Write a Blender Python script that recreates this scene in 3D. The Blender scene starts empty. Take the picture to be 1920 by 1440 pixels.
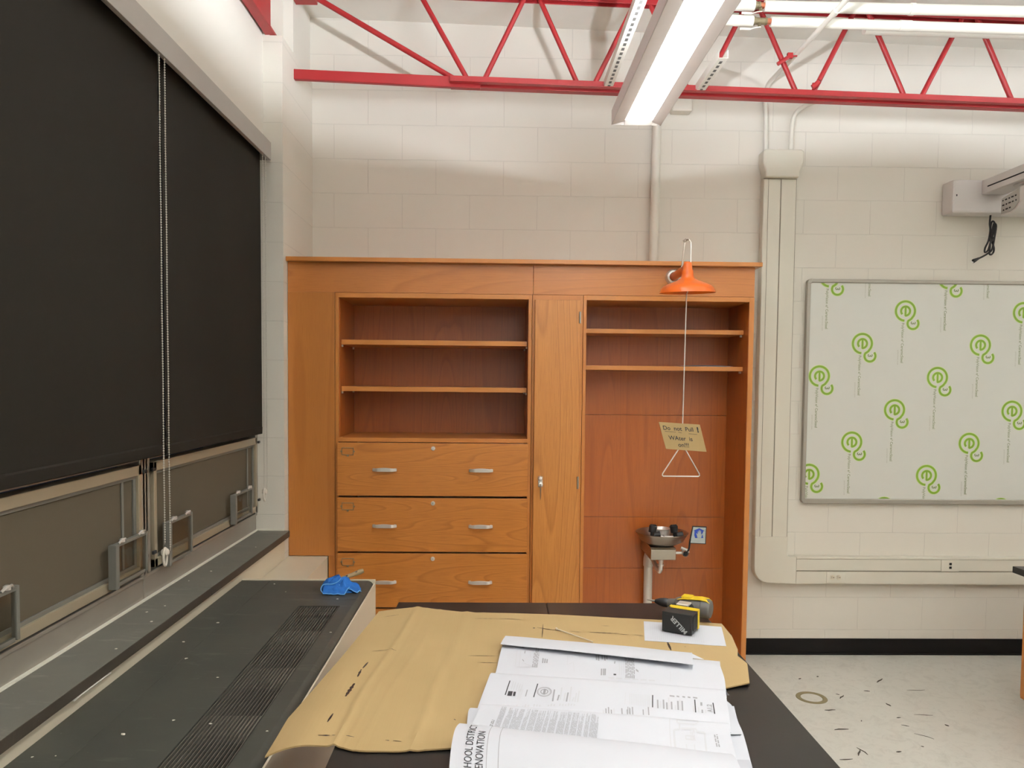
import bpy, bmesh, math, random
from mathutils import Vector, Matrix, noise
random.seed(7)
R = math.radians
C = bpy.context.scene.collection
SC = bpy.context.scene

# ------------------------------------------------------------------ helpers
def lin(c):
    return tuple((v/255/12.92) if v/255 <= .04045 else ((v/255+.055)/1.055)**2.4 for v in c)

class NT:
    def __init__(s, name):
        s.m = bpy.data.materials.new(name); s.m.use_nodes = True
        s.t = s.m.node_tree; s.b = s.t.nodes['Principled BSDF']; s.out = s.t.nodes['Material Output']
    def n(s, typ, **kw):
        o = s.t.nodes.new(typ)
        for k, v in kw.items():
            if k in o.inputs: o.inputs[k].default_value = v
            else: setattr(o, k, v)
        return o
    def l(s, a, b): s.t.links.new(a, b)
    def math(s, op, a, b=None, clamp=False):
        o = s.t.nodes.new('ShaderNodeMath'); o.operation = op; o.use_clamp = clamp
        for i, v in enumerate((a, b)):
            if v is None: continue
            if hasattr(v, 'is_output'): s.l(v, o.inputs[i])
            else: o.inputs[i].default_value = v
        return o.outputs[0]
    def mix(s, f, a, b):
        o = s.t.nodes.new('ShaderNodeMix'); o.data_type = 'RGBA'
        for i, v in ((0, f), (6, a), (7, b)):
            if hasattr(v, 'is_output'): s.l(v, o.inputs[i])
            elif i == 0: o.inputs[0].default_value = v
            else: o.inputs[i].default_value = (*v, 1)
        return o.outputs[2]
    def coord(s, scale=(1, 1, 1), loc=(0, 0, 0), which='Object'):
        tc = s.t.nodes.new('ShaderNodeTexCoord'); mp = s.t.nodes.new('ShaderNodeMapping')
        mp.inputs['Scale'].default_value = scale; mp.inputs['Location'].default_value = loc
        s.l(tc.outputs[which], mp.inputs[0]); return mp.outputs[0]
    def noise(s, vec, scale, detail=3, rough=.5):
        o = s.n('ShaderNodeTexNoise', Scale=scale, Detail=detail, Roughness=rough); s.l(vec, o.inputs['Vector']); return o.outputs[0]
    def bump(s, h, strength, dist=.002):
        o = s.n('ShaderNodeBump', Strength=strength, Distance=dist); s.l(h, o.inputs['Height']); s.l(o.outputs[0], s.b.inputs['Normal'])

def simple(name, col, rough=.5, metal=0, var=.06, vscale=12, bump=0, bscale=80, spec=.5, emit=0):
    m = NT(name); c = lin(col)
    v = m.coord()
    f = m.noise(v, vscale, 4)
    a = tuple(max(0, x*(1-var)) for x in c); b = tuple(min(1, x*(1+var)) for x in c)
    m.l(m.mix(f, a, b), m.b.inputs['Base Color'])
    m.b.inputs['Roughness'].default_value = rough; m.b.inputs['Metallic'].default_value = metal
    m.b.inputs['Specular IOR Level'].default_value = spec
    if bump: m.bump(m.noise(v, bscale, 3), bump)
    if emit:
        m.b.inputs['Emission Color'].default_value = (*c, 1); m.b.inputs['Emission Strength'].default_value = emit
    return m.m

def wood(name, axis, light, dark, seed=0., rings=11, rough=.38, str_=2.4, zs=.42):
    """plain-sawn oak: contour lines of a stretched noise give the cathedral grain"""
    m = NT(name)
    s = {'z': (str_, str_, zs), 'x': (zs, str_, str_), 'y': (str_, zs, str_)}[axis]
    v = m.coord(s, (seed*3.1, seed*1.7, seed*2.3))
    nz = m.n('ShaderNodeTexNoise', Scale=1.25, Detail=1.2, Roughness=.35, Distortion=.15); m.l(v, nz.inputs['Vector'])
    r = m.math('FRACT', m.math('MULTIPLY', nz.outputs[0], rings*2.2))
    ramp = m.n('ShaderNodeValToRGB'); e = ramp.color_ramp.elements
    e[0].position = 0; e[0].color = (1, 1, 1, 1); e[1].position = .98; e[1].color = (1, 1, 1, 1)
    k = ramp.color_ramp.elements.new(.62); k.color = (.35, .35, .35, 1)
    k = ramp.color_ramp.elements.new(.18); k.color = (.25, .25, .25, 1)
    k = ramp.color_ramp.elements.new(.86); k.color = (0, 0, 0, 1)
    k = ramp.color_ramp.elements.new(.92); k.color = (.1, .1, .1, 1)
    m.l(r, ramp.inputs[0])
    p = {'z': (420, 420, 9), 'x': (9, 420, 420), 'y': (420, 9, 420)}[axis]
    pores = m.noise(m.coord(p), 1, 2)
    big = m.noise(m.coord((1, 1, 1), (seed, 0, 0)), 1.6, 2)
    mid = tuple((a*.72+b*.28) for a, b in zip(light, dark))
    c1 = m.mix(ramp.outputs[0], light, dark)
    inv = m.mix(m.math('MULTIPLY', ramp.outputs[0], .55), light, dark)
    c2 = m.mix(m.math('MULTIPLY', m.math('GREATER_THAN', pores, .57), .38), inv, dark)
    c3 = m.mix(m.math('MULTIPLY', big, .35), c2, mid)
    m.l(c3, m.b.inputs['Base Color'])
    m.b.inputs['Roughness'].default_value = rough
    m.b.inputs['Coat Weight'].default_value = .25; m.b.inputs['Coat Roughness'].default_value = .25
    m.bump(pores, .06, .001)
    return m.m

class MB:
    def __init__(s): s.b = bmesh.new(); s.mi = 0
    def _f(s, vs):
        try:
            f = s.b.faces.new(vs); f.material_index = s.mi; return f
        except ValueError: return None
    def box(s, x0, x1, y0, y1, z0, z1):
        v = [s.b.verts.new((x, y, z)) for z in (z0, z1) for y in (y0, y1) for x in (x0, x1)]
        for q in ((0, 2, 3, 1), (4, 5, 7, 6), (0, 1, 5, 4), (2, 6, 7, 3), (0, 4, 6, 2), (1, 3, 7, 5)): s._f([v[i] for i in q])
        return s
    def hexa(s, bot, top):
        """closed solid between two matching polygons of 3d points"""
        a = [s.b.verts.new(p) for p in bot]; c = [s.b.verts.new(p) for p in top]; n = len(a)
        s._f(a[::-1]); s._f(c)
        for i in range(n): s._f([a[i], a[(i+1) % n], c[(i+1) % n], c[i]])
        return s
    def prism(s, poly, axis, a, b):
        def P(p, t):
            if axis == 'x': return (t, p[0], p[1])
            if axis == 'y': return (p[0], t, p[1])
            return (p[0], p[1], t)
        return s.hexa([P(p, a) for p in poly], [P(p, b) for p in poly])
    def tube(s, pts, r, n=10, cap=True, closed=False):
        pts = [Vector(p) for p in pts]; N = len(pts)
        rr = r if isinstance(r, (list, tuple)) else [r]*N
        up = None; rings = []
        for i, p in enumerate(pts):
            if closed: d = pts[(i+1) % N]-pts[i-1]
            else: d = pts[min(i+1, N-1)]-pts[max(i-1, 0)]
            if d.length < 1e-9: d = Vector((0, 0, 1))
            d.normalize()
            if up is None:
                up = Vector((0, 0, 1)) if abs(d.z) < .9 else Vector((1, 0, 0))
            up = (up-d*up.dot(d))
            if up.length < 1e-6: up = d.orthogonal()
            up.normalize(); w = d.cross(up)
            rings.append([s.b.verts.new(p+rr[i]*(math.cos(t)*up+math.sin(t)*w)) for t in [2*math.pi*k/n for k in range(n)]])
        m = N if closed else N-1
        for i in range(m):
            A = rings[i]; B = rings[(i+1) % N]
            for k in range(n): s._f([A[k], A[(k+1) % n], B[(k+1) % n], B[k]])
        if cap and not closed: s._f(rings[0][::-1]); s._f(rings[-1])
        return s
    def lathe(s, prof, c=(0, 0, 0), M=None, n=32, caps=(False, False)):
        """prof: (radius, height) pairs round local z"""
        rings = []
        for r, h in prof:
            ring = []
            for k in range(n):
                t = 2*math.pi*k/n; v = Vector((r*math.cos(t), r*math.sin(t), h))
                if M is not None: v = M @ v
                ring.append(s.b.verts.new(v+Vector(c)))
            rings.append(ring)
        for A, B in zip(rings, rings[1:]):
            for k in range(n): s._f([A[k], A[(k+1) % n], B[(k+1) % n], B[k]])
        if caps[0]: s._f(rings[0][::-1])
        if caps[1]: s._f(rings[-1])
        return s
    def sphere(s, c, r, u=10, v=7, sc=(1, 1, 1)):
        bmesh.ops.create_uvsphere(s.b, u_segments=u, v_segments=v, radius=r, matrix=Matrix.Translation(c) @ Matrix.Diagonal((*sc, 1)))
        return s
    def ball(s, c, r):
        bmesh.ops.create_icosphere(s.b, subdivisions=1, radius=r, matrix=Matrix.Translation(c)); return s
    def grid(s, fn, nu, nv, thick=0):
        """surface fn(u,v)->point, given a thickness downwards"""
        top = [[s.b.verts.new(fn(i/nu, j/nv)) for i in range(nu+1)] for j in range(nv+1)]
        for j in range(nv):
            for i in range(nu): s._f([top[j][i], top[j][i+1], top[j+1][i+1], top[j+1][i]])
        if thick:
            bot = [[s.b.verts.new(v.co-Vector((0, 0, thick))) for v in row] for row in top]
            for j in range(nv):
                for i in range(nu): s._f([bot[j][i], bot[j+1][i], bot[j+1][i+1], bot[j][i+1]])
            for i in range(nu):
                s._f([top[0][i], bot[0][i], bot[0][i+1], top[0][i+1]]); s._f([top[nv][i], top[nv][i+1], bot[nv][i+1], bot[nv][i]])
            for j in range(nv):
                s._f([top[j][0], top[j+1][0], bot[j+1][0], bot[j][0]]); s._f([top[j][nu], bot[j][nu], bot[j+1][nu], top[j+1][nu]])
        return s
    def build(s, name, mats, parent=None, bevel=0, smooth=False, origin=None, angle=35, norm=True):
        if norm: bmesh.ops.recalc_face_normals(s.b, faces=s.b.faces)
        o = Vector((0, 0, 0))
        if parent is not None: o = WO[parent.name]
        elif origin is not None: o = Vector(origin)
        if o.length: bmesh.ops.translate(s.b, verts=s.b.verts, vec=-o)
        me = bpy.data.meshes.new(name); s.b.to_mesh(me); s.b.free()
        for m in (mats if isinstance(mats, (list, tuple)) else [mats]): me.materials.append(m)
        ob = bpy.data.objects.new(name, me); C.objects.link(ob)
        if parent is not None: ob.parent = parent
        else: ob.location = o
        WO[ob.name] = o.copy()
        if smooth:
            for p in me.polygons: p.use_smooth = True
            me.set_sharp_from_angle(angle=R(angle))
        if bevel:
            md = ob.modifiers.new('bevel', 'BEVEL'); md.width = bevel; md.segments = 2; md.limit_method = 'ANGLE'; md.angle_limit = R(40)
            md.harden_normals = False
        return ob
WO = {}
def tag(o, label, cat, group=None):
    o['label'] = label; o['category'] = cat
    if group: o['group'] = group
    return o
def thing(name, loc, label, cat, group=None):
    o = bpy.data.objects.new(name, None); C.objects.link(o); o.location = loc; o.empty_display_size = .05
    WO[o.name] = Vector(loc); return tag(o, label, cat, group)
def struct(o): o['kind'] = 'structure'; return o
def plabel(o, t): o['label'] = t; return o
def box(name, m, x0, x1, y0, y1, z0, z1, parent=None, bevel=0, **k):
    return MB().box(x0, x1, y0, y1, z0, z1).build(name, m, parent, bevel, **k)
def arc(c, r, a0, a1, n, plane='xz'):
    out = []
    for i in range(n+1):
        t = R(a0+(a1-a0)*i/n); a, b = r*math.cos(t), r*math.sin(t)
        out.append({'xz': (c[0]+a, c[1], c[2]+b), 'xy': (c[0]+a, c[1]+b, c[2]), 'yz': (c[0], c[1]+a, c[2]+b)}[plane])
    return out
def text_faces(body, size, align='LEFT', spacing=1.0, bold=0.0):
    cu = bpy.data.curves.new('t', 'FONT'); cu.body = body; cu.size = size; cu.align_x = align; cu.space_character = spacing
    cu.offset = bold; cu.resolution_u = 3
    ob = bpy.data.objects.new('t', cu); C.objects.link(ob)
    dg = bpy.context.evaluated_depsgraph_get(); dg.update()
    me = bpy.data.meshes.new_from_object(ob.evaluated_get(dg))
    vs = [v.co.copy() for v in me.vertices]; fs = [tuple(p.vertices) for p in me.polygons]
    bpy.data.objects.remove(ob); bpy.data.curves.remove(cu); bpy.data.meshes.remove(me)
    return vs, fs
def add_text(mb, body, size, fn, **k):
    vs, fs = text_faces(body, size, **k)
    bv = [mb.b.verts.new(fn(v.x, v.y)) for v in vs]
    for f in fs: mb._f([bv[i] for i in f])

# ------------------------------------------------------------------ materials
def block_wall(name, uaxis, u0, z0, col=(222, 216, 204)):
    """painted concrete block: 0.398 x 0.199 m units with tooled joints"""
    m = NT(name); v = m.coord()
    sp = m.n('ShaderNodeSeparateXYZ'); m.l(v, sp.inputs[0])
    cb = m.n('ShaderNodeCombineXYZ')
    m.l(m.math('ADD', sp.outputs[{'x': 0, 'y': 1}[uaxis]], u0), cb.inputs[0]); m.l(m.math('ADD', sp.outputs[2], z0), cb.inputs[1])
    br = m.n('ShaderNodeTexBrick', Scale=1.0); br.offset = .5
    for k, val in (('Brick Width', .396), ('Row Height', .1985), ('Mortar Size', .0028), ('Mortar Smooth', .45), ('Bias', 0.)): br.inputs[k].default_value = val
    m.l(cb.outputs[0], br.inputs['Vector'])
    c = lin(col); fine = m.noise(v, 170, 4, .6); big = m.noise(v, 2.2, 2)
    base = m.mix(big, tuple(x*.97 for x in c), tuple(min(1, x*1.03) for x in c))
    chip = m.noise(v, 6, 3)
    k = m.math('MULTIPLY', br.outputs['Fac'], m.math('MULTIPLY', chip, .34))
    m.l(m.mix(k, base, tuple(x*.55 for x in c)), m.b.inputs['Base Color'])
    h = m.math('SUBTRACT', m.math('MULTIPLY', fine, .22), m.math('MULTIPLY', br.outputs['Fac'], .9))
    m.bump(h, .55, .0022); m.b.inputs['Roughness'].default_value = .55
    return m.m
M = {}
M['wall_back'] = block_wall('painted_block_back', 'x', .763+.396*10, -.1535+.1985*6)
M['wall_side'] = block_wall('painted_block_side', 'y', .05+.396*20, -.1535+.1985*6)
M['pier'] = block_wall('painted_block_pier', 'x', 1.25+.396*10+.0, -.1535+.1985*6)
M['plaster'] = simple('painted_plaster', (222, 217, 206), .6, var=.03, vscale=3, bump=.08, bscale=120)
M['deck'] = simple('white_metal_deck', (234, 231, 222), .55, var=.03)
M['cream'] = simple('cream_enamel', (216, 206, 184), .42, var=.05, vscale=5, bump=.03)
M['race'] = simple('ivory_raceway', (216, 211, 196), .4, var=.02)
M['pipe_white'] = simple('white_pipe', (226, 222, 210), .45, var=.03)
M['pvc'] = simple('white_plastic', (214, 205, 192), .4, var=.03)
M['red'] = simple('red_painted_steel', (154, 27, 31), .42, var=.12, vscale=9, bump=.05)
M['alu'] = simple('aluminium_frame', (158, 152, 141), .42, .35, var=.06, bump=.02)
M['alu_grey'] = simple('grey_aluminium', (118, 116, 108), .5, .2, var=.06)
M['alu_tan'] = simple('tan_aluminium', (158, 146, 124), .45, .2, var=.06)
M['valance'] = simple('grey_valance', (164, 158, 150), .5, .0, var=.03)
M['chrome'] = simple('chrome', (228, 224, 218), .3, .55, var=.02)
M['steel'] = simple('brushed_steel', (170, 162, 150), .32, 1, var=.05)
M['bead'] = simple('bead_metal', (206, 200, 188), .35, .3)
M['bronze'] = simple('aged_bronze', (138, 126, 100), .45, .7, var=.25, vscale=60)
M['copper'] = simple('copper', (196, 120, 92), .35, .9, var=.1)
M['black'] = simple('black_rubber', (24, 23, 24), .6, var=.15)
M['blackplastic'] = simple('black_plastic', (22, 22, 22), .5, var=.15, bump=.05)
M['dark'] = simple('dark_void', (12, 11, 10), .8)
M['void'] = simple('duct_black', (5, 5, 5), .9, spec=.05)
M['grille'] = simple('grille_grey', (84, 80, 72), .5, var=.1)
M['base_black'] = simple('black_vinyl_base', (12, 8, 8), .5, var=.15, spec=.2)
M['epoxy'] = simple('black_epoxy', (33, 30, 28), .36, var=.25, vscale=7, bump=.04, bscale=40, spec=.35)
M['orange'] = simple('orange_enamel', (216, 98, 16), .3, var=.03)
M['yellow'] = simple('yellow_plastic', (214, 182, 30), .4, var=.08)
M['greyplastic'] = simple('grey_plastic', (84, 81, 76), .5, var=.15)
M['white'] = simple('white_paper', (202, 204, 211), .6, var=.015)
M['ink'] = simple('printed_ink', (40, 40, 44), .6)
M['ink_grey'] = simple('grey_ink', (152, 152, 156), .6)
M['ink_light'] = simple('pale_ink', (196, 197, 202), .6)
M['marker'] = simple('dark_marker', (44, 26, 14), .55)
M['blue'] = simple('blue_microfibre', (34, 100, 176), .95, var=.25, vscale=60, bump=.8, bscale=420)
M['blue_hem'] = simple('pale_blue_hem', (104, 168, 226), .9, var=.1)
M['handlewood'] = simple('worn_wood_handle', (150, 128, 92), .6, var=.2, vscale=40)
M['board'] = simple('white_protective_film', (212, 211, 203), .3, var=.02, bump=.04, bscale=6)
M['logo'] = simple('green_print', (120, 156, 34), .5, var=.03)
M['logo_halo'] = simple('pale_green_print', (200, 215, 150), .5, var=.02)
M['logo_text'] = simple('olive_print', (124, 134, 90), .5)
M['logo_faint'] = simple('faint_print', (176, 172, 158), .5)
M['signblue'] = simple('sign_blue', (26, 62, 160), .4)
M['signgrey'] = simple('sign_silver', (176, 184, 178), .4)
M['brass'] = simple('dull_brass', (148, 136, 100), .45, .5, var=.15)
M['twig'] = simple('dark_scrap', (70, 62, 52), .8, var=.3)
M['chip'] = simple('white_chip', (222, 218, 204), .8, var=.05)
M['projgrey'] = simple('projector_grey', (172, 167, 160), .45, var=.03)
M['mount'] = simple('mount_white', (214, 208, 204), .4, var=.02)
WL, WD = (.50, .182, .032), (.29, .082, .011)
M['oak_v'] = wood('oak_vertical', 'z', (.44, .160, .028), (.34, .108, .016), 1.3, rings=7, zs=.16)
M['oak_v2'] = wood('oak_door', 'z', (.56, .225, .048), (.29, .088, .013), 4.1, rings=13, zs=.20)
M['oak_h'] = wood('oak_drawer_grain', 'x', (.53, .195, .034), (.27, .078, .010), 2.2, rings=10, str_=4.2, zs=.45)
M['oak_h2'] = wood('oak_fascia_grain', 'x', (.50, .180, .038), (.34, .105, .018), 7.4, rings=6, str_=4.0, zs=.35)
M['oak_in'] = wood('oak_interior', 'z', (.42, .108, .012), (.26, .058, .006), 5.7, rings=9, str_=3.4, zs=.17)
M['oak_plain'] = wood('oak_edge', 'x', (.53, .200, .040), (.42, .140, .024), 9.0, rings=3)
M['oak_plain_v'] = wood('oak_edge_vertical', 'z', (.50, .185, .036), (.40, .128, .020), 9.6, rings=3)

def mk_floor():
    m = NT('vinyl_tile_floor'); v = m.coord()
    br = m.n('ShaderNodeTexBrick', Scale=1.0); br.offset = 0
    for k, val in (('Brick Width', .305), ('Row Height', .305), ('Mortar Size', .0007), ('Mortar Smooth', .2)): br.inputs[k].default_value = val
    m.l(v, br.inputs['Vector'])
    c = lin((214, 212, 203)); st = m.n('ShaderNodeTexNoise', Scale=14, Detail=5, Roughness=.75, Distortion=1.2); m.l(v, st.inputs['Vector'])
    r = m.n('ShaderNodeValToRGB'); r.color_ramp.elements[0].position = .33; r.color_ramp.elements[0].color = (.74, .73, .71, 1); r.color_ramp.elements[1].position = .52; r.color_ramp.elements[1].color = (1, 1, 1, 1)
    m.l(st.outputs[0], r.inputs[0])
    scuff = m.noise(m.coord((3, 22, 3), (0, 0, 0)), 1.6, 6, .8)
    mult = m.n('ShaderNodeMix', data_type='RGBA', blend_type='MULTIPLY'); mult.inputs[0].default_value = .5
    m.l(m.mix(m.math('MULTIPLY', br.outputs['Fac'], .12), c, tuple(x*.5 for x in c)), mult.inputs[6]); m.l(r.outputs[0], mult.inputs[7])
    out = m.mix(m.math('MULTIPLY', m.math('GREATER_THAN', scuff, .67), .3), mult.outputs[2], tuple(x*.55 for x in c))
    m.l(out, m.b.inputs['Base Color']); m.b.inputs['Roughness'].default_value = .38
    return m.m
M['floor'] = mk_floor()
def stone(name, a, b, scuffc, rough, sc=(1, 1, 1)):
    m = NT(name); v = m.coord(sc)
    n1 = m.noise(v, 5, 6, .62); n2 = m.noise(m.coord((sc[0]*2, sc[1]*9, 4)), 3, 5, .7); sp = m.noise(v, 95, 2)
    base = m.mix(n1, lin(a), lin(b))
    ramp = m.n('ShaderNodeValToRGB'); ramp.color_ramp.elements[0].position = .58; ramp.color_ramp.elements[1].position = .78
    m.l(n2, ramp.inputs[0])
    c2 = m.mix(m.math('MULTIPLY', ramp.outputs[0], .38), base, lin(scuffc))
    c3 = m.mix(m.math('MULTIPLY', m.math('GREATER_THAN', sp, .76), .5), c2, lin(scuffc))
    m.l(c3, m.b.inputs['Base Color']); m.b.inputs['Roughness'].default_value = rough
    m.bump(n1, .15, .002); return m.m
M['heater_top'] = stone('dark_slate_counter', (46, 47, 42), (72, 72, 64), (120, 118, 107), .55)
M['sill'] = stone('grey_slate_sill', (84, 83, 76), (112, 110, 100), (160, 158, 146), .6)
M['sill_edge'] = stone('dark_slate_edge', (44, 40, 34), (66, 58, 48), (90, 84, 70), .55)
def mk_fabric():
    m = NT('black_blind_fabric'); v = m.coord((1, 1, 1))
    w = m.noise(m.coord((300, 1400, 1400)), 1, 2)
    m.l(m.mix(w, lin((24, 20, 15)), lin((34, 29, 22))), m.b.inputs['Base Color'])
    m.b.inputs['Roughness'].default_value = .85; m.b.inputs['Specular IOR Level'].default_value = .2
    m.bump(w, .2, .001); return m.m
M['fabric'] = mk_fabric()
def mk_card():
    m = NT('brown_cardboard'); v = m.coord()
    fl = m.noise(m.coord((260, 4, 4), (0, 0, 0)), 1, 2); b = m.noise(v, 5, 4)
    c = m.mix(b, lin((163, 137, 92)), lin((174, 148, 103)))
    m.l(m.mix(m.math('MULTIPLY', fl, .16), c, lin((146, 118, 74))), m.b.inputs['Base Color'])
    m.b.inputs['Roughness'].default_value = .8; m.bump(fl, .12, .001); return m.m
M['card'] = mk_card()
M['card_edge'] = simple('cardboard_edge', (206, 176, 122), .85, var=.2, vscale=200)
def mk_glass(name, refl):
    m = NT(name); m.t.nodes.remove(m.b)
    tr = m.n('ShaderNodeBsdfTransparent'); tr.inputs[0].default_value = (.9, .9, .88, 1)
    gl = m.n('ShaderNodeBsdfGlossy'); gl.inputs['Roughness'].default_value = .06; gl.inputs[0].default_value = (.9, .9, .88, 1)
    fr = m.n('ShaderNodeFresnel', IOR=1.5); mx = m.n('ShaderNodeMixShader')
    ge = m.n('ShaderNodeNewGeometry'); front = m.math('SUBTRACT', 1.0, ge.outputs['Backfacing'])
    m.l(m.math('MULTIPLY', m.math('MULTIPLY', fr.outputs[0], front), refl, True), mx.inputs[0]); m.l(tr.outputs[0], mx.inputs[1]); m.l(gl.outputs[0], mx.inputs[2]); m.l(mx.outputs[0], m.out.inputs[0])
    return m.m
M['glass'] = mk_glass('window_glass', 1.6)
M['panel_glass'] = mk_glass('panel_glass', .5)
def mk_screen():
    m = NT('insect_screen'); m.t.nodes.remove(m.b)
    tr = m.n('ShaderNodeBsdfTransparent'); df = m.n('ShaderNodeBsdfDiffuse'); df.inputs[0].default_value = (*lin((112, 102, 86)), 1)
    mx = m.n('ShaderNodeMixShader'); mx.inputs[0].default_value = .74
    m.l(tr.outputs[0], mx.inputs[1]); m.l(df.outputs[0], mx.inputs[2]); m.l(mx.outputs[0], m.out.inputs[0]); return m.m
M['screen'] = mk_screen()
def emitter(name, col, s):
    m = NT(name); m.b.inputs['Base Color'].default_value = (.9, .9, .9, 1)
    m.b.inputs['Emission Color'].default_value = (*col, 1); m.b.inputs['Emission Strength'].default_value = s; return m.m
LAMP_DOWN, LAMP_UP = 20.0, 500.0
M['lamp_down'] = emitter('lamp_diffuser', (1, 1.0, .95), LAMP_DOWN)
M['lamp_up'] = emitter('lamp_uplight', (.93, 1.0, 1.09), LAMP_UP)

# ------------------------------------------------------------------ the room
XW = -1.087      # lower window wall and pier side
YB = 4.57        # back wall
struct(box('floor', M['floor'], -1.4, 6.6, -4.1, 4.7, -.1, 0))
def cz(x): return 3.736-.026*(x+1.06)
mb = MB()       # ribbed deck, falling gently to the right
x = -1.5
mb.hexa([(-1.5, -4.1, cz(-1.5)), (6.6, -4.1, cz(6.6)), (6.6, 4.75, cz(6.6)), (-1.5, 4.75, cz(-1.5))], [(-1.5, -4.1, cz(-1.5)+.1), (6.6, -4.1, cz(6.6)+.1), (6.6, 4.75, cz(6.6)+.1), (-1.5, 4.75, cz(-1.5)+.1)])
struct(mb.build('ceiling', M['deck']))
struct(box('wall_back', M['wall_back'], -1.5, 6.6, YB, YB+.18, 0, 4.0))
struct(box('wall_right', M['plaster'], 6.5, 6.62, -4.1, YB, 0, 4.0))
struct(box('wall_front', M['plaster'], -1.5, 6.5, -4.12, -4.0, 0, 4.0))
mb = MB(); mb.box(-1.5, XW, -4, 3.95, 0, .834)
struct(mb.build('wall_left', M['cream']))
mb = MB(); mb.box(-1.5, -1.185, -4, 3.95, 2.79, 4.0); mb.box(-1.5, -1.185, -4, .9, .867, 2.79)
struct(mb.build('wall_left_upper', M['plaster']))
mb = MB(); mb.box(-1.5, XW, 3.95, YB, 0, 3.362)
struct(mb.build('wall_pier', M['pier']))
mb = MB(); mb.box(-1.5, -1.15, 3.95, 4.2, 3.362, 3.9); mb.box(-1.5, -1.098, 4.2, YB, 3.362, 3.9)
struct(mb.build('wall_corner', M['plaster']))
mb = MB(); mb.box(1.35, 6.5, YB-.004, YB, 0, .1); mb.box(1.35, 6.5, YB-.012, YB-.004, 0, .012)
struct(mb.build('baseboard_back', M['base_black'], bevel=.002))

# steel beam bearing on the pier
be = thing('steel_beam', (-1.16, -4, 3.362), 'red steel beam above the window blinds resting on the corner pier', 'beam')
box('bottom_flange', M['red'], -1.172, -1.122, -4, 3.99, 3.364, 3.376, be, .001)
box('web', M['red'], -1.172, -1.146, -4, 3.955, 3.376, 3.68, be)

# ------------------------------------------------------------------ windows
def window(n, y0, y1, panels):
    w = bpy.data.objects.new('window_%d' % n, None); C.objects.link(w); w.location = (-1.24, (y0+y1)/2, .867); WO[w.name] = Vector(w.location); struct(w)
    mb = MB(); mb.box(-1.30, -1.232, y0, y1, .867, .945); mb.box(-1.30, -1.226, y0, y1, .945, .958)
    mb.box(-1.30, -1.226, y0, y1, 1.360, 1.46); mb.box(-1.30, -1.235, y0, y1, 2.70, 2.80)
    mb.box(-1.30, -1.222, y0, y0+.035, .958, 2.7); mb.box(-1.30, -1.222, y1-.035, y1, .958, 2.7)
    mb.build('window_frame', M['alu'], w, .003)
    a, b = y0+.045, y1-.045; lo, hi = .972, 1.350
    mb = MB(); mb.box(-1.262, -1.212, a, b, lo, lo+.03); mb.box(-1.262, -1.212, a, b, hi-.034, hi); mb.box(-1.262, -1.212, a, a+.022, lo, hi); mb.box(-1.262, -1.212, b-.022, b, lo, hi)
    mb.build('sash', M['alu_tan'], w, .002)
    mb = MB(); mb.box(-1.2275, -1.2215, a+.022, b-.022, lo+.03, lo+.042); mb.box(-1.2275, -1.2215, a+.022, b-.022, hi-.046, hi-.034); mb.box(-1.2275, -1.2215, b-.040, b-.022, lo+.042, hi-.046); mb.box(-1.2275, -1.2235, b-.118, b-.104, lo+.042, hi-.046)  # screen rails; the upright bars are modelled in place of reflections of the frame
    mb.build('screen_frame_and_reflections', M['alu_grey'], w, .001)
    box('glass_pane', M['glass'], -1.2345, -1.2325, a+.02, b-.02, lo+.02, hi-.03, w)
    box('insect_screen', M['screen'], -1.2285, -1.228, a+.02, b-.02, lo+.02, hi-.03, w)
    box('upper_pane', M['glass'], -1.262, -1.256, y0+.03, y1-.03, 1.45, 2.71, w)
    for (p0, p1, z0, z1) in panels:
        mb = MB(); X0, X1 = -1.206, -1.190; t = .012
        mb.box(X0, X1+.010, p0, p0+.022, z0, z1)             # deep near post
        mb.box(X0, X1, p1-t, p1, z0+.004, z1); mb.box(X0, X1, p0+.024, p1-t, z1-t, z1-.001); mb.box(X0, X1-.005, p0+.024, p1-t, z0, z0+t)
        f = mb.build('limit_panel', M['alu_grey'], w, .002)
        box('panel_glass', M['panel_glass'], -1.198, -1.195, p0+.02, p1-t, z0+t, z1-t, f)
        mb = MB()
        for q in (p0+.06, p1-.05):
            mb.tube([(-1.19, q-.022, z1), (-1.186, q-.012, z1+.008), (-1.186, q+.012, z1+.008), (-1.19, q+.022, z1)], .004, 6); mb.lathe([(.009, 0), (.009, .009), (.005, .012)], (-1.19, q, z1), n=10, caps=(False, True))
        plabel(mb.build('thumb_latch', M['chrome'], f, smooth=True), 'small metal latch knobs')
    mb = MB()
    for q in (y0+.03, y1-.03):
        for z in (1.325, 1.03): mb.box(-1.212, -1.203, q-.012, q+.012, z-.006, z+.006)
    plabel(mb.build('clip', M['black'], w, .002), 'small black clips')
    return w
window(1, .90, 2.685, [(1.66, 1.925, .986, 1.128), (2.392, 2.636, .984, 1.124)])
window(2, 2.69, 3.95, [(2.785, 3.022, .962, 1.124), (3.49, 3.768, .982, 1.118)])
mb = MB(); mb.box(-1.232, -1.222, 2.668, 2.706, .945, 1.46)
struct(mb.build('trim_1', M['alu'], bevel=.003))
plabel(bpy.data.objects['trim_1'], 'aluminium cover strip between the two windows')
mb = MB(); mb.box(-1.232, -1.222, .9, 3.95, .866, .872); mb.box(-1.232, -1.087, 3.940, 3.9495, .866, .873)
struct(mb.build('trim_2', M['chip'])); plabel(bpy.data.objects['trim_2'], 'white caulk line behind the slate sill')
sl = thing('window_sill', (-1.15, 2.4, .834), 'grey slate window sill with dust and chipped front edge', 'sill')
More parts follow.
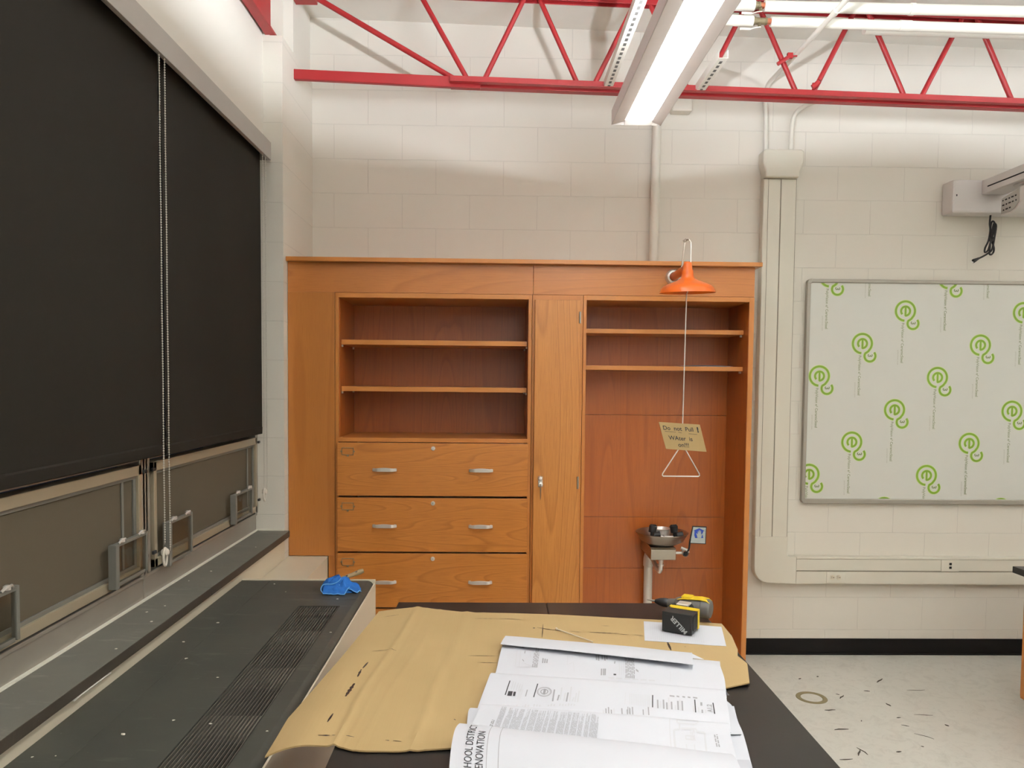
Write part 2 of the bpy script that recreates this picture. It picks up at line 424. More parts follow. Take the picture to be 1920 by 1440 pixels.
for a, b in ((-.6, .98), (.981, 2.86), (2.861, 3.949)):
    mb = MB(); mb.box(-1.30, -1.06, a, b, .8345, .8665); o = mb.build('slab', [M['sill'], M['sill_edge']], sl, .002)
    for p in o.data.polygons:
        if p.normal.x > .9: p.material_index = 1
mb = MB(); mb.hexa([(-1.062, 1.93, .828), (-1.062, 2.12, .828), (-1.087, 2.12, .828), (-1.087, 1.93, .828)], [(-1.056, 1.955, .8345), (-1.056, 2.07, .8345), (-1.087, 2.12, .8345), (-1.087, 1.93, .8345)])
plabel(mb.build('patch', M['plaster'], sl), 'smear of plaster under the front edge')

# blinds
def bead_chain(parent, y0, y1, ztop, zbot, x=-1.137):
    mb = MB()
    for (yy, xx, zb) in ((y0, x, zbot+.03), (y1, x+.002, zbot)):
        n = int((ztop-zb)/.0085)
        for i in range(n): mb.ball((xx, yy+.0012*math.sin(i*.11), ztop-i*.0085), .0031)
        mb.tube([(xx, yy, ztop), (xx, yy, zb)], .0009, 5)
    plabel(mb.build('bead_chain', M['bead'], parent), 'metal bead pull chain')
    mb = MB(); zc = zbot-.012; yc = y0-.004
    pts = [(x+.002, yc+.013*math.cos(t), zc+.030*math.sin(t)) for t in [2*math.pi*k/20 for k in range(20)]]
    mb.tube(pts, .0045, 8, closed=True); mb.lathe([(.010, 0), (.013, .008), (.013, .018), (.008, .022)], (x-.008, yc, zc+.016), Matrix.Rotation(R(90), 3, 'Y'), 14, (True, True))
    plabel(mb.build('chain_holder', M['pvc'], parent, smooth=True), 'white plastic chain tensioner')
def blind(y0, y1, x, zb, label, chain):
    b = thing('roller_blind', (x, (y0+y1)/2, zb), label, 'blind', 'roller blinds on the window wall')
    def f(u, v):
        y = y0+(y1-y0)*u; z = zb+(2.765-zb)*v
        w = .0025*math.sin(3+u*5)*(1-v)+.0012*math.sin(u*11+v*4)
        edge = .004*math.exp(-((1-u)*30)**2)*(1-v) + .003*math.exp(-(u*30)**2)*(1-v)
        return (x+w+edge, y, z)
    mb = MB(); n1, n2 = 24, 14
    top = [[mb.b.verts.new(f(i/n1, j/n2)) for i in range(n1+1)] for j in range(n2+1)]
    bk = [[mb.b.verts.new(v.co-Vector((.002, 0, 0))) for v in r] for r in top]
    for j in range(n2):
        for i in range(n1):
            mb._f([top[j][i], top[j][i+1], top[j+1][i+1], top[j+1][i]]); mb._f([bk[j][i], bk[j+1][i], bk[j+1][i+1], bk[j][i+1]])
    for i in range(n1): mb._f([top[0][i], bk[0][i], bk[0][i+1], top[0][i+1]])
    for j in range(n2): mb._f([top[j][0], top[j+1][0], bk[j+1][0], bk[j][0]]); mb._f([top[j][n1], bk[j][n1], bk[j+1][n1], top[j+1][n1]])
    mb.build('blind_fabric', M['fabric'], b, smooth=True)
    mb = MB(); mb.prism([(x-.004, zb), (x+.006, zb+.002), (x+.007, zb+.034), (x+.003, zb+.040), (x-.006, zb+.034)], 'y', y0, y1)
    mb.build('hem_bar', M['fabric'], b, .002)
    mb = MB(); mb.tube([(x-.026, y0, 2.768), (x-.026, y1, 2.768)], .022, 16); mb.build('roller_tube', M['alu'], b, smooth=True)
    bead_chain(b, *chain)
    return b
blind(.93, 2.722, -1.178, 1.376, 'wide black roller blind on the nearer window, cut by the left picture edge', (2.642, 2.680, 2.75, 1.045))
blind(2.744, 3.860, -1.176, 1.372, 'narrower black roller blind beside the corner pier', (3.775, 3.815, 2.74, 1.09))
vl = thing('blind_valance', (-1.16, 2.4, 2.73), 'long grey metal valance housing the tops of the blinds', 'valance')
mb = MB(); mb.box(-1.134, -1.128, .88, 3.885, 2.729, 2.816); mb.box(-1.185, -1.134, .88, 3.885, 2.812, 2.816); mb.box(-1.146, -1.134, .88, 3.885, 2.729, 2.732)
mb.build('fascia', M['valance'], vl, .0015)
box('end_cap', M['valance'], -1.186, -1.128, 3.885, 3.889, 2.729, 2.816, vl, .001)

# ------------------------------------------------------------------ unit ventilator and pipe chase under the window
uv = thing('unit_ventilator', (-.8, 1.2, 0), 'long cream unit ventilator with dark slate top and black slotted grille under the window', 'heater')
XF = -.516
box('cabinet_body', M['cream'], -1.086, XF-.004, -1.2, 3.278, 0, .74, uv)
mb = MB(); mb.box(-1.086, -.962, -1.2, 3.28, .758, .783)
mb.build('rear_slab', M['heater_top'], uv, .0015)
def topslab(polyboxes, name='front_slab'):
    mb = MB()
    for b_ in polyboxes: mb.box(*b_, .758, .783)
    bmesh.ops.remove_doubles(mb.b, verts=mb.b.verts, dist=1e-5)
    return mb.build(name, M['heater_top'], uv)
topslab([(-.9605, -.546, 3.003, 3.28)])
topslab([(-.9605, -.748, -1.2, 3.0015), (-.592, -.546, -1.2, 3.0015), (-.748, -.592, 2.911, 3.0015)])
mb = MB(); mb.prism([(-.546, .7832), (-.534, .779), (-.526, .771), (-.522, .758), (-.522, .74), (-.546, .74)], 'y', -1.2, 3.28)
mb.build('nosing', M['heater_top'], uv, smooth=True, angle=50)
mb = MB(); mb.box(-.522, XF, -1.2, 3.282, 0.02, .772); mb.build('front_panel', M['cream'], uv, .001)
mb = MB(); mb.box(-1.086, XF, 3.281, 3.294, 0, .7865); mb.build('end_panel', M['cream'], uv, .001)
box('duct', M['void'], -.76, -.585, -1.2, 2.93, .70, .7405, uv)
mb = MB()
for k in range(16):
    xx = -.748+.156*(k+.5)/16; mb.box(xx-.0014, xx+.0014, -1.2, 2.905, .774, .7815)
for k in range(14):
    yy = 2.775-.315*k
    if yy > -1.2: mb.box(-.748, -.592, yy-.002, yy+.002, .768, .775)
plabel(mb.build('grille', M['grille'], uv), 'thin dark grille bars running along the counter')
dusty = simple('dusty_plate', (136, 130, 116), .6, var=.2, vscale=30)
for a, b in ((2.518, 2.646), (2.184, 2.302), (1.854, 1.971), (1.52, 1.64), (1.19, 1.31)): box('damper_plate', dusty, -.748, -.592, a, b, .755, .7725, uv)
ch = thing('pipe_chase', (-.98, 3.65, 0), 'low cream metal pipe enclosure between the ventilator and the oak cabinets', 'enclosure')
box('enclosure_body', M['cream'], -1.086, -.880, 3.297, 4.016, 0, .7155, ch, .002)
box('lid', M['cream'], -1.086, -.878, 3.297, 4.016, .716, .7185, ch, .0008)

# ------------------------------------------------------------------ oak casework
YF = 4.02; YW = 4.566
fp = thing('filler_panel', (-.96, YF, .72), 'plain oak filler panel between the corner pier and the drawer cabinet', 'panel')
box('panel_face', M['oak_v'], -1.085, -.843, YF, YF+.02, .7195, 2.098, fp, .0012)
box('panel_foot', M['oak_v'], -.877, -.843, YF, YF+.02, 0, .7194, fp, .001)

dc = thing('drawer_cabinet', (-.33, 4.3, 0), 'oak cabinet unit with two open shelves above stacked file drawers', 'cabinet')
mb = MB(); mb.box(-.841, -.823, YF, YW, .1, 2.097); mb.box(.163, .181, YF, YW, .1, 2.097)
mb.build('side_panel', M['oak_plain_v'], dc, .0012)
mb = MB(); mb.box(-.823, .163, YF, YW, 2.072, 2.097); mb.build('top_panel', M['oak_plain'], dc, .001)
box('shelf_deck', M['oak_plain'], -.823, .163, YF, YW, 1.322, 1.344, dc, .001)
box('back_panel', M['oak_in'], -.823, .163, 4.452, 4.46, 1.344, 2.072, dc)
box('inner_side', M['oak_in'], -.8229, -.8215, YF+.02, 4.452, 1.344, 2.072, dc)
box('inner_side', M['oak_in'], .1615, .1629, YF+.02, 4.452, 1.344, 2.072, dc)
box('toe_kick', M['black'], -.84, .18, YF+.06, YW, 0, .1, dc)
for z in (1.831, 1.586):
    s = box('shelf', M['oak_plain'], -.818, .158, 4.065, 4.45, z, z+.0255, dc, .0012)
    mb = MB()
    for xx in (-.8215, .1515):
        for yy in (4.09, 4.40): mb.box(xx+.001, xx+.009, yy-.006, yy+.006, z-.012, z-.0005)
    plabel(mb.build('shelf_pin', M['pvc'], s), 'small pale shelf clips')
def pull(x, z, parent, w=.126):
    mb = MB(); y = YF-.026
    n = 14
    secs = []
    for i in range(n+1):
        t = i/n; xx = x-w/2+w*t; b = math.sin(math.pi*t)
        dy = .006+.020*min(1, b*1.6)**.8; hz = .0068+.0034*b; zz = z-.003*(1-b)
        secs.append([(xx, y+.002-dy, zz+hz), (xx, y+.002-dy, zz-hz), (xx, y+.008-dy, zz-hz), (xx, y+.008-dy, zz+hz)])
    vs = [[mb.b.verts.new(p) for p in s] for s in secs]
    for A, B in zip(vs, vs[1:]):
        for k in range(4): mb._f([A[k], A[(k+1) % 4], B[(k+1) % 4], B[k]])
    mb._f(vs[0][::-1]); mb._f(vs[-1])
    for e in (-1, 1): mb.box(x+e*(w/2-.008)-.006, x+e*(w/2-.008)+.006, y-.004, y+.0035, z-.0055, z+.0055)
    return plabel(mb.build('handle', M['chrome'], parent, .0012, smooth=True), 'arched satin chrome pull')
for z0, z1 in ((1.0425, 1.3195), (.748, 1.0315), (.452, .7385), (.15, .442)):
    d = box('drawer', M['oak_h'], -.827, .167, YF-.0225, YF-.0015, z0, z1, dc, .0016)
    zh = z0+.139
    for xx in (-.580, -.078): pull(xx, zh, d)
    zl = z1-.027
    mb = MB(); mb.lathe([(.0115, 0), (.0115, .002), (.009, .005), (.009, .0065), (.0035, .0068)], (-.328, YF-.0225, zl), Matrix.Rotation(R(90), 3, 'X'), 18, (False, True))
    mb.mi = 1; mb.box(-.3287, -.3273, YF-.0302, YF-.0290, zl-.004, zl+.004)
    plabel(mb.build('lock', [M['chrome'], M['dark']], d, smooth=True), 'round metal cam lock')
    a, b, c0, c1 = -.803, -.741, z1-.065, z1-.026; yy0, yy1 = YF-.0265, YF-.0225
    mb = MB(); t = .0032
    mb.box(a, b, yy0, yy1, c1-t, c1); mb.box(a, b, yy0, yy1, c0, c0+t); mb.box(a, a+t, yy0, yy1, c0+t, c1-t); mb.box(b-t, b, yy0, yy1, c0+t, c1-t)
    mb.box(a-.006, a, yy0, yy1, (c0+c1)/2-.004, (c0+c1)/2+.004); mb.box(b, b+.006, yy0, yy1, (c0+c1)/2-.004, (c0+c1)/2+.004)
    mb.lathe([(.006, 0), (.004, .008)], ((a+b)/2, yy1, c0-.003), Matrix.Rotation(R(90), 3, 'X'), 10, (False, True))
    plabel(mb.build('label_holder', M['bronze'], d, .0006), 'empty metal card holder')

tc = thing('tall_cabinet', (.315, 4.3, 0), 'narrow tall oak cabinet with one locked full height door', 'cabinet')
mb = MB(); mb.box(.183, .447, YF+.001, YW, .1, 2.097); mb.build('carcass', M['oak_plain_v'], tc, .001)
box('toe_kick', M['black'], .183, .447, YF+.06, YW, 0, .0995, tc)
dr = box('door', M['oak_v2'], .196, .4345, YF-.0215, YF-.0005, .13, 2.070, tc, .0022)
mb = MB(); y = YF-.0215
mb.lathe([(.013, 0), (.013, .004), (.0095, .010), (.0095, .018), (.006, .02)], (.232, y, 1.140), Matrix.Rotation(R(90), 3, 'X'), 18, (False, True))
mb.lathe([(.011, 0), (.012, .012), (.012, .026), (.007, .029)], (.233, y, 1.110), Matrix.Rotation(R(90), 3, 'X'), 18, (False, True))
mb.box(.2215, .2445, y-.004, y, 1.095, 1.15)
lk = plabel(mb.build('latch', M['chrome'], dr, .0008, smooth=True), 'chrome turn latch with lock')
mb = MB(); mb.box(.2315, .2345, y-.037, y-.028, 1.099, 1.116)
mb.hexa([(.2285, y-.034, 1.103), (.2375, y-.034, 1.103), (.2375, y-.032, 1.103), (.2285, y-.032, 1.103)], [(.2325, y-.028, 1.032), (.2345, y-.028, 1.032), (.2345, y-.026, 1.032), (.2325, y-.026, 1.032)])
plabel(mb.build('key', M['steel'], dr), 'key hanging from the lock')
for z0, z1 in ((1.950, 2.010), (1.086, 1.150), (.25, .31)):
    mb = MB(); mb.tube([(.4285, YF-.024, z0), (.4285, YF-.024, z1)], .0042, 10); mb.box(.428, .4345, YF-.0245, YF-.0212, z0, z1)
    plabel(mb.build('hinge', M['steel'], dr, smooth=True), 'slim metal butt hinge')

oc = thing('alcove_cabinet', (.9, 4.3, 0), 'open oak alcove unit with two high shelves around the eyewash', 'cabinet')
box('side_panel', M['oak_plain_v'], .449, .466, YF, YW, 0, 2.097, oc, .001)
box('side_panel', M['oak_plain_v'], 1.320, 1.346, YF, YW, 0, 2.097, oc, .0012)
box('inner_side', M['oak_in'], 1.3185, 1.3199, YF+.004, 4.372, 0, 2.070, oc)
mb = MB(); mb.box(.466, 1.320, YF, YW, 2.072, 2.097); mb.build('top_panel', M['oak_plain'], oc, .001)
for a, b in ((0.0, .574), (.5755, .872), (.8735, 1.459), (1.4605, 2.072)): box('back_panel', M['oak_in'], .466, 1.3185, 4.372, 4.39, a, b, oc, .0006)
for z in (1.906, 1.711):
    s = box('shelf', M['oak_plain'], .467, 1.3175, 4.098, 4.37, z, z+.0235, oc, .0012)
    box('shelf_pin', M['pvc'], 1.306, 1.3165, 4.12, 4.135, z-.012, z-.0005, s)
o = box('fascia_board', M['oak_h2'], -1.085, .1855, YF+.004, YF+.022, 2.0985, 2.2515, None, .001); tag(o, 'long horizontal oak fascia board above the open shelves and filler panel', 'board')
o = box('fascia_board', M['oak_h2'], .1870, 1.346, YF+.004, YF+.022, 2.0985, 2.2515, None, .001); tag(o, 'horizontal oak fascia board behind the orange shower arm', 'board')
o = box('cabinet_top', M['oak_plain'], -1.085, 1.372, YF-.036, YW, 2.252, 2.2735, None, .001); tag(o, 'thin oak top board capping the whole cabinet run', 'board')

pl = thing('loose_papers', (1.1, 4.2, 1.7345), 'few white sheets of paper lying on the lower alcove shelf', 'paper')
for k in range(3):
    a = R(4*k-3); cx, cy = 1.105+.01*k, 4.205
    def f(u, v, a=a, k=k):
        x_, y_ = (u-.5)*.28, (v-.5)*.19
        return (cx+x_*math.cos(a)-y_*math.sin(a), cy+x_*math.sin(a)+y_*math.cos(a), 1.7352+.0012*k+.004*max(0, 1-abs(v)*3)*math.sin(math.pi*u)*(k == 2))
    MB().grid(f, 10, 6, .0006).build('sheet', M['white'], pl)

# ------------------------------------------------------------------ emergency shower
sh = thing('emergency_shower', (.915, 4.018, 2.2), 'orange emergency shower head on an arm with hanging pull rod', 'shower')
RX = Matrix.Rotation(R(90), 3, 'X')
mb = MB(); mb.lathe([(.040, 0), (.040, .012), (.033, .026), (.024, .030)], (.915, YF+.004, 2.196), RX, 28, (True, False))
plabel(mb.build('wall_flange', M['chrome'], sh, smooth=True), 'chrome escutcheon ring')
mb = MB(); mb.tube([(.915, YF+.0, 2.196), (.915, 3.78, 2.20), (.914, 3.74, 2.203), (.913, 3.70, 2.205)], .0205, 16)
plabel(mb.build('arm', M['orange'], sh, smooth=True), 'orange arm pipe')
hc = (.912, 3.70, 0)
mb = MB()
prof = [(.004, 2.228), (.014, 2.226), (.020, 2.218), (.0225, 2.190), (.0265, 2.186), (.0275, 2.170), (.0285, 2.160), (.034, 2.148), (.052, 2.137), (.085, 2.125), (.112, 2.113), (.125, 2.100), (.131, 2.084), (.1325, 2.079), (.129, 2.081), (.112, 2.103), (.07, 2.118), (.03, 2.128), (.004, 2.13)]
mb.lathe(prof, hc, n=48)
bmesh.ops.rotate(mb.b, verts=mb.b.verts, cent=(.912, 3.70, 2.15), matrix=Matrix.Rotation(R(-1.2), 3, 'Y') @ Matrix.Rotation(R(3), 3, 'X'))
plabel(mb.build('shower_head', M['orange'], sh, smooth=True, angle=60), 'flared orange bell shaped head')
mb = MB(); mb.tube([(.898, 3.76, 2.205), (.905, 3.76, 2.27), (.913, 3.765, 2.345)], .0052, 8); mb.tube([(.905, 3.765, 2.333), (.918, 3.76, 2.345)], .008, 8)
mb.tube([(.912, 3.765, 2.343), (.926, 3.74, 2.340), (.934, 3.735, 2.328)], .004, 8)
plabel(mb.build('valve_lever', M['steel'], sh, smooth=True), 'grey steel lever above the head')
mb = MB(); mb.tube([(.934, 3.735, 2.328), (.932, 3.722, 2.19), (.925, 3.70, 2.12), (.909, 3.70, 2.07), (.9015, 3.70, 1.34)], .0028, 8)
mb.tube([(.9015, 3.70, 1.345), (.892, 3.70, 1.335), (.8095, 3.70, 1.205), (.8085, 3.70, 1.197), (.8135, 3.70, 1.1925), (.985, 3.70, 1.1925), (.990, 3.70, 1.197), (.989, 3.70, 1.205), (.912, 3.70, 1.335), (.9015, 3.70, 1.345)], .0030, 8)
plabel(mb.build('pull_rod', M['chrome'], sh, smooth=True), 'thin metal pull rod ending in a triangle handle')

cs = thing('cardboard_sign', (.90, 3.695, 1.31), 'small handwritten cardboard warning sign hanging on the shower pull rod', 'sign')
q = [(.784, 1.457), (.984, 1.4455), (1.020, 1.3135), (.822, 1.3265)]
mb = MB(); mb.prism(q, 'y', 3.690, 3.694); mb.build('card', M['card'], cs, .0005)
U = Vector((.985-.784, 1.4455-1.457)).normalized(); V = Vector((-.038, .131)).normalized()
def sg(ox, oz, sc=1):
    return lambda x, y: (ox+x*U.x-y*.22+0*V.x, 3.6893, oz+x*U.y+y*1.0)
mb = MB()
add_text(mb, 'Do  not  Pull', .0285, sg(.806, 1.420), bold=.0004); add_text(mb, '!', .034, sg(.972, 1.409), bold=.0018)
add_text(mb, 'WAter  is', .0285, sg(.836, 1.372), bold=.0004); add_text(mb, 'on!!!', .0290, sg(.882, 1.338), bold=.0004)
for a, b, z0 in ((.815, .868, 1.413), (.880, .897, 1.409), (.930, .972, 1.402)): mb.hexa([(a, 3.6893, z0), (b, 3.6893, z0-.004), (b, 3.6893, z0-.0055), (a, 3.6893, z0-.0018)], [(a, 3.6897, z0), (b, 3.6897, z0-.004), (b, 3.6897, z0-.0055), (a, 3.6897, z0-.0018)])
plabel(mb.build('handwriting', M['ink'], cs), 'handwritten words in dark marker')

# ------------------------------------------------------------------ eyewash
ew = thing('eyewash_station', (.915, 4.37, .7), 'stainless steel eyewash bowl with black spray heads on the alcove back', 'eyewash')
mb = MB(); mb.prism([(4.370, .755), (4.10, .755), (4.085, .745), (4.085, .690), (4.370, .690)], 'x', .838, .975)
mb.build('bracket', M['steel'], ew, .003)
bc = (.915, 4.17, 0)
mb = MB(); mb.lathe([(.02, .760), (.075, .764), (.115, .785), (.136, .815), (.1395, .827), (.1425, .828), (.1425, .824), (.139, .821), (.117, .782), (.075, .7605), (.02, .757)], bc, n=48)
plabel(mb.build('bowl', M['steel'], ew, smooth=True, angle=60), 'shallow round steel bowl')
mb = MB(); mb.lathe([(.036, .775), (.042, .800), (.046, .838), (.050, .842), (.046, .845), (.040, .838), (.032, .79)], (.917, 4.19, 0), n=28)
mb.tube([(.85, 4.13, .807), (.985, 4.13, .807)], .007, 10); mb.tube([(.917, 4.13, .78), (.917, 4.13, .82)], .007, 10)
mb.build('spray_ring', M['chrome'], ew, smooth=True)
for sx in (-1, 1):
    mb = MB(); cx = .917+sx*.062
    mb.tube([(cx, 4.13, .80), (cx, 4.13, .835)], .012, 14); mb.tube([(cx-.002, 4.14, .828), (cx-.006*sx, 4.145, .862)], [.019, .0225], 16)
    mb.tube([(cx-.006*sx, 4.145, .862), (cx-.007*sx, 4.147, .872)], [.0225, .016], 16); mb.tube([(cx, 4.10, .822), (cx+.034*sx*-1*(1 if sx < 0 else -1), 4.10, .826)], [.015, .019], 14)
    plabel(mb.build('spray_head', M['black'], ew, smooth=True), 'black rubber spray head')
mb = MB(); mb.tube([(.975, 4.12, .722), (1.022, 4.12, .722)], .0075, 12); mb.lathe([(.0165, -.016), (.0165, .016)], (1.030, 4.115, .722), RX, 20); mb.lathe([(.0105, -.012), (.0165, -.016)], (1.030, 4.115, .722), RX, 20)
mb.tube([(1.015, 4.14, .745), (1.045, 4.13, .735), (1.05, 4.12, .722)], .009, 10)
mb.mi = 1; mb.lathe([(.0002, .0155), (.0125, .0155)], (1.030, 4.115, .722), RX, 18)
mb.build('valve', [M['chrome'], M['dark']], ew, smooth=True)
fl = MB(); Y0 = 4.11
fl.prism([(1.050, .776), (1.067, .872), (1.145, .869), (1.143, .772)], 'y', Y0, Y0+.004); fl.tube([(1.040, 4.115, .722), (1.052, 4.113, .745), (1.058, 4.112, .80)], .005, 8)
fg = plabel(fl.build('push_flag', M['blackplastic'], ew, .001), 'dark push paddle')
mb = MB(); mb.prism([(1.058, .780), (1.072, .866), (1.140, .863), (1.138, .777)], 'y', Y0-.0012, Y0-.0002)
mb.mi = 1
def poly(mb, pts, y): mb._f([mb.b.verts.new((a, y, b)) for a, b in pts])
poly(mb, [(1.072, .847), (1.105, .860), (1.135, .844), (1.126, .843), (1.123, .828), (1.127, .806), (1.083, .806), (1.078, .822), (1.079, .846)], Y0-.0016)
mb.mi = 2
hand = [(1.095, .807), (1.116, .807), (1.119, .820), (1.124, .829), (1.121, .831), (1.115, .824), (1.1145, .845), (1.112, .846), (1.1108, .830), (1.1095, .850), (1.107, .851), (1.1055, .831), (1.104, .849), (1.1015, .849), (1.101, .830), (1.099, .843), (1.0965, .843), (1.096, .826), (1.090, .833), (1.088, .831), (1.0935, .818)]
poly(mb, hand, Y0-.0020)
mb.mi = 3
add_text(mb, 'EYEWASH', .0095, lambda x, y: (1.066+x, Y0-.0017, .786+y), spacing=1.1)
plabel(mb.build('instruction_plate', [M['signgrey'], M['signblue'], M['signgrey'], M['ink_grey']], fg), 'silver sign with a blue arrow and white hand')
mb = MB(); mb.tube([(.905, 4.14, .69), (.905, 4.14, .665)], .0155, 14); mb.tube([(.905, 4.14, .668), (.905, 4.14, .625), (.902, 4.15, .612), (.895, 4.19, .618), (.885, 4.25, .655), (.878, 4.285, .668), (.872, 4.30, .668)], .0125, 14)
mb.tube([(.905, 4.14, .655), (.905, 4.14, .645)], .0175, 14)
plabel(mb.build('trap', M['chrome'], ew, smooth=True), 'chrome drain trap')
dp = thing('drain_pipe', (.873, 4.32, 0), 'white plastic drain pipe below the eyewash bowl', 'pipe')
mb = MB(); mb.tube([(.873, 4.32, 0), (.873, 4.32, .600)], .0245, 18); mb.build('pipe', M['pvc'], dp, smooth=True)
mb = MB(); mb.tube([(.873, 4.32, .602), (.873, 4.32, .640), (.874, 4.318, .655), (.876, 4.31, .675), (.878, 4.30, .688)], [.0285, .0285, .0275, .026, .024], 18)
mb.build('elbow', M['pvc'], dp, smooth=True)

# ------------------------------------------------------------------ services on the back wall
def conduit(name, pts, r, label, mat='pipe_white', coup=()):
    t = thing(name, pts[-1], label, 'conduit')
    mb = MB(); mb.tube(pts, r, 14); mb.build('tube', M[mat], t, smooth=True)
    for p, d in coup:
        mb = MB(); d = Vector(d).normalized()*.018; p = Vector(p); mb.tube([p-d, p+d], r*1.35, 14); mb.build('coupling', M[mat], t, smooth=True)
    return t
def smooth_path(pts, n=6):
    P_ = [Vector(p) for p in pts]; out = []
    for i in range(len(P_)-1):
        p0 = P_[max(i-1, 0)]; p1 = P_[i]; p2 = P_[i+1]; p3 = P_[min(i+2, len(P_)-1)]
        for k in range(n):
            t = k/n; out.append(.5*((2*p1)+(p2-p0)*t+(2*p0-5*p1+4*p2-p3)*t*t+(3*p1-p0-3*p2+p3)*t**3))
    out.append(P_[-1]); return out
conduit('water_pipe', [(.925, 4.535, 3.62), (.918, 4.535, 2.9), (.913, 4.535, 2.2736)], .0265, 'white vertical water pipe rising from the cabinet top behind the light')
jb = thing('junction_box', (1.06, 4.5, 3.2), 'white junction box on the back wall just below the red joist', 'box')
box('box_body', M['pipe_white'], 1.00, 1.115, 4.49, 4.570, 3.215, 3.34, jb, .008)
conduit('electrical_conduit', smooth_path([(1.568, 4.548, 3.005), (1.563, 4.548, 3.20), (1.556, 4.546, 3.32), (1.563, 4.522, 3.380), (1.580, 4.44, 3.406), (1.592, 4.20, 3.412), (1.592, 3.7, 3.412), (1.592, 3.0, 3.412), (1.592, 2.3, 3.412)]), .0125, 'white conduit bending up from the raceway hood and crossing below the joist', coup=(((1.592, 3.70, 3.412), (0, 1, 0)), ((1.592, 3.47, 3.412), (0, 1, 0))))
conduit('electrical_conduit', smooth_path([(1.716, 4.548, 3.005), (1.718, 4.548, 3.12), (1.728, 4.546, 3.21), (1.765, 4.52, 3.255), (1.83, 4.43, 3.265)]), .0125, 'short white conduit on the right of the raceway hood ending at the joist')
rw = thing('wall_raceway', (1.64, 4.54, .45), 'ivory surface raceway running down the wall and along beneath the whiteboard', 'raceway')
mb = MB(); hood = [(1.530, 2.990), (1.545, 3.002), (1.752, 3.002), (1.768, 2.990), (1.768, 2.925), (1.744, 2.875), (1.744, 2.842), (1.545, 2.842), (1.545, 2.875), (1.530, 2.925)]
mb.prism(hood, 'y', 4.475, 4.568); mb.build('entrance_hood', M['race'], rw, .008)
mb = MB(); mb.box(1.546, 1.743, 4.512, 4.568, .735, 2.842); vch = mb.build('vertical_channel', M['race'], rw, .004)
mb = MB()
for a, b in ((1.5495, 1.574), (1.5765, 1.6465), (1.6515, 1.738)): mb.box(a, b, 4.5095, 4.512, .735, 2.838)
mb.build('cover_strip', M['race'], vch, .0008)
mb = MB()
outer = [(1.546, .735), (1.546, .56)] + [(1.636+.09*math.cos(R(t)), .545+.09*math.sin(R(t))) for t in range(190, 271, 10)] + [(1.80, .448), (1.80, .612), (1.775, .612)] + [(1.765+.022*math.cos(R(t)), .634+.022*math.sin(R(t))) for t in range(270, 179, -15)] + [(1.743, .735)]
mb.prism(outer, 'y', 4.506, 4.568); mb.build('elbow', M['race'], rw, .005)
mb = MB(); mb.box(1.8005, 6.49, 4.512, 4.568, .448, .612); hch = mb.build('horizontal_channel', M['race'], rw, .004)
mb = MB()
for a, b in ((.456, .525), (.5325, .599)): mb.box(1.801, 6.48, 4.5095, 4.512, a, b)
mb.build('cover_strip', M['race'], hch, .0008)
op = box('outlet_plate', M['race'], 1.983, 2.098, 4.504, 4.5095, .458, .524, hch, .0015); plabel(op, 'ivory plate with two round power sockets')
for cx in (2.018, 2.055):
    mb = MB(); mb.lathe([(.0145, 0), (.0145, .002), (.0135, .003), (.001, .003)], (cx, 4.504, .492), RX, 20); mb.mi = 1
    for dx, dz, w, h in ((-.005, -.003, .0035, .0008), (-.005, .004, .0035, .0008), (.006, 0, .0022, .0022)): mb.box(cx+dx-w, cx+dx+w, 4.5003, 4.5012, .492+dz-h*1.2, .492+dz+h*1.2)
    mb.build('socket', [M['cream'], M['dark']], op, smooth=True)
op = box('data_plate', M['race'], 2.675, 2.782, 4.504, 4.5095, .530, .600, hch, .0015); plabel(op, 'ivory plate with two black data ports')
mb = MB(); mb.box(2.722, 2.737, 4.5028, 4.504, .569, .583); mb.box(2.722, 2.737, 4.5028, 4.504, .547, .561); mb.build('data_port', M['dark'], op)

M['seam'] = simple('raceway_seam', (128, 118, 100), .6)
mb = MB()
for a in (1.5752, 1.6472, 1.6508, 1.7385): mb.box(a-.0010, a+.0010, 4.5088, 4.5094, .735, 2.838)
mb.box(1.546, 1.743, 4.5092, 4.5098, 2.8375, 2.8400); mb.build('cover_seam', M['seam'], vch)
mb = MB()
for a in (.5270, .5310, .6005): mb.box(1.801, 6.48, 4.5088, 4.5094, a-.0010, a+.0010)
mb.build('cover_seam', M['seam'], hch)

# whiteboard with printed film
wb = thing('whiteboard', (3.6, 4.54, .925), 'large wall whiteboard still covered in film printed with green logos', 'whiteboard')
BX0, BX1, BZ0, BZ1 = 1.832, 5.45, .930, 2.268
box('board_panel', M['board'], BX0+.014, BX1-.014, 4.547, 4.568, BZ0+.014, BZ1-.014, wb)
for nm, a in (('frame_rail', (BX0+.02, BX1-.02, BZ1-.021, BZ1)), ('frame_rail', (BX0+.02, BX1-.02, BZ0, BZ0+.030)), ('frame_stile', (BX0, BX0+.022, BZ0+.02, BZ1-.02)), ('frame_stile', (BX1-.022, BX1, BZ0+.02, BZ1-.02))):
    box(nm, M['alu'], a[0], a[1], 4.536, 4.568, a[2], a[3], wb, .004)
for cx, cz_, s1, s2 in ((BX0, BZ1, 1, -1), (BX0, BZ0, 1, 1), (BX1, BZ1, -1, -1), (BX1, BZ0, -1, 1)):
    mb = MB(); rr = .024
    pts = [(cx, cz_+s2*rr)] + [(cx+s1*(rr-rr*math.cos(R(t))), cz_+s2*(rr-rr*math.sin(R(t)))) for t in range(0, 91, 15)] + [(cx+s1*.026, cz_), (cx+s1*.026, cz_+s2*.026), (cx, cz_+s2*.026)]
    mb.prism(pts[1:], 'y', 4.534, 4.568); mb.build('frame_corner', M['alu'], wb, .002)
YP = 4.5462
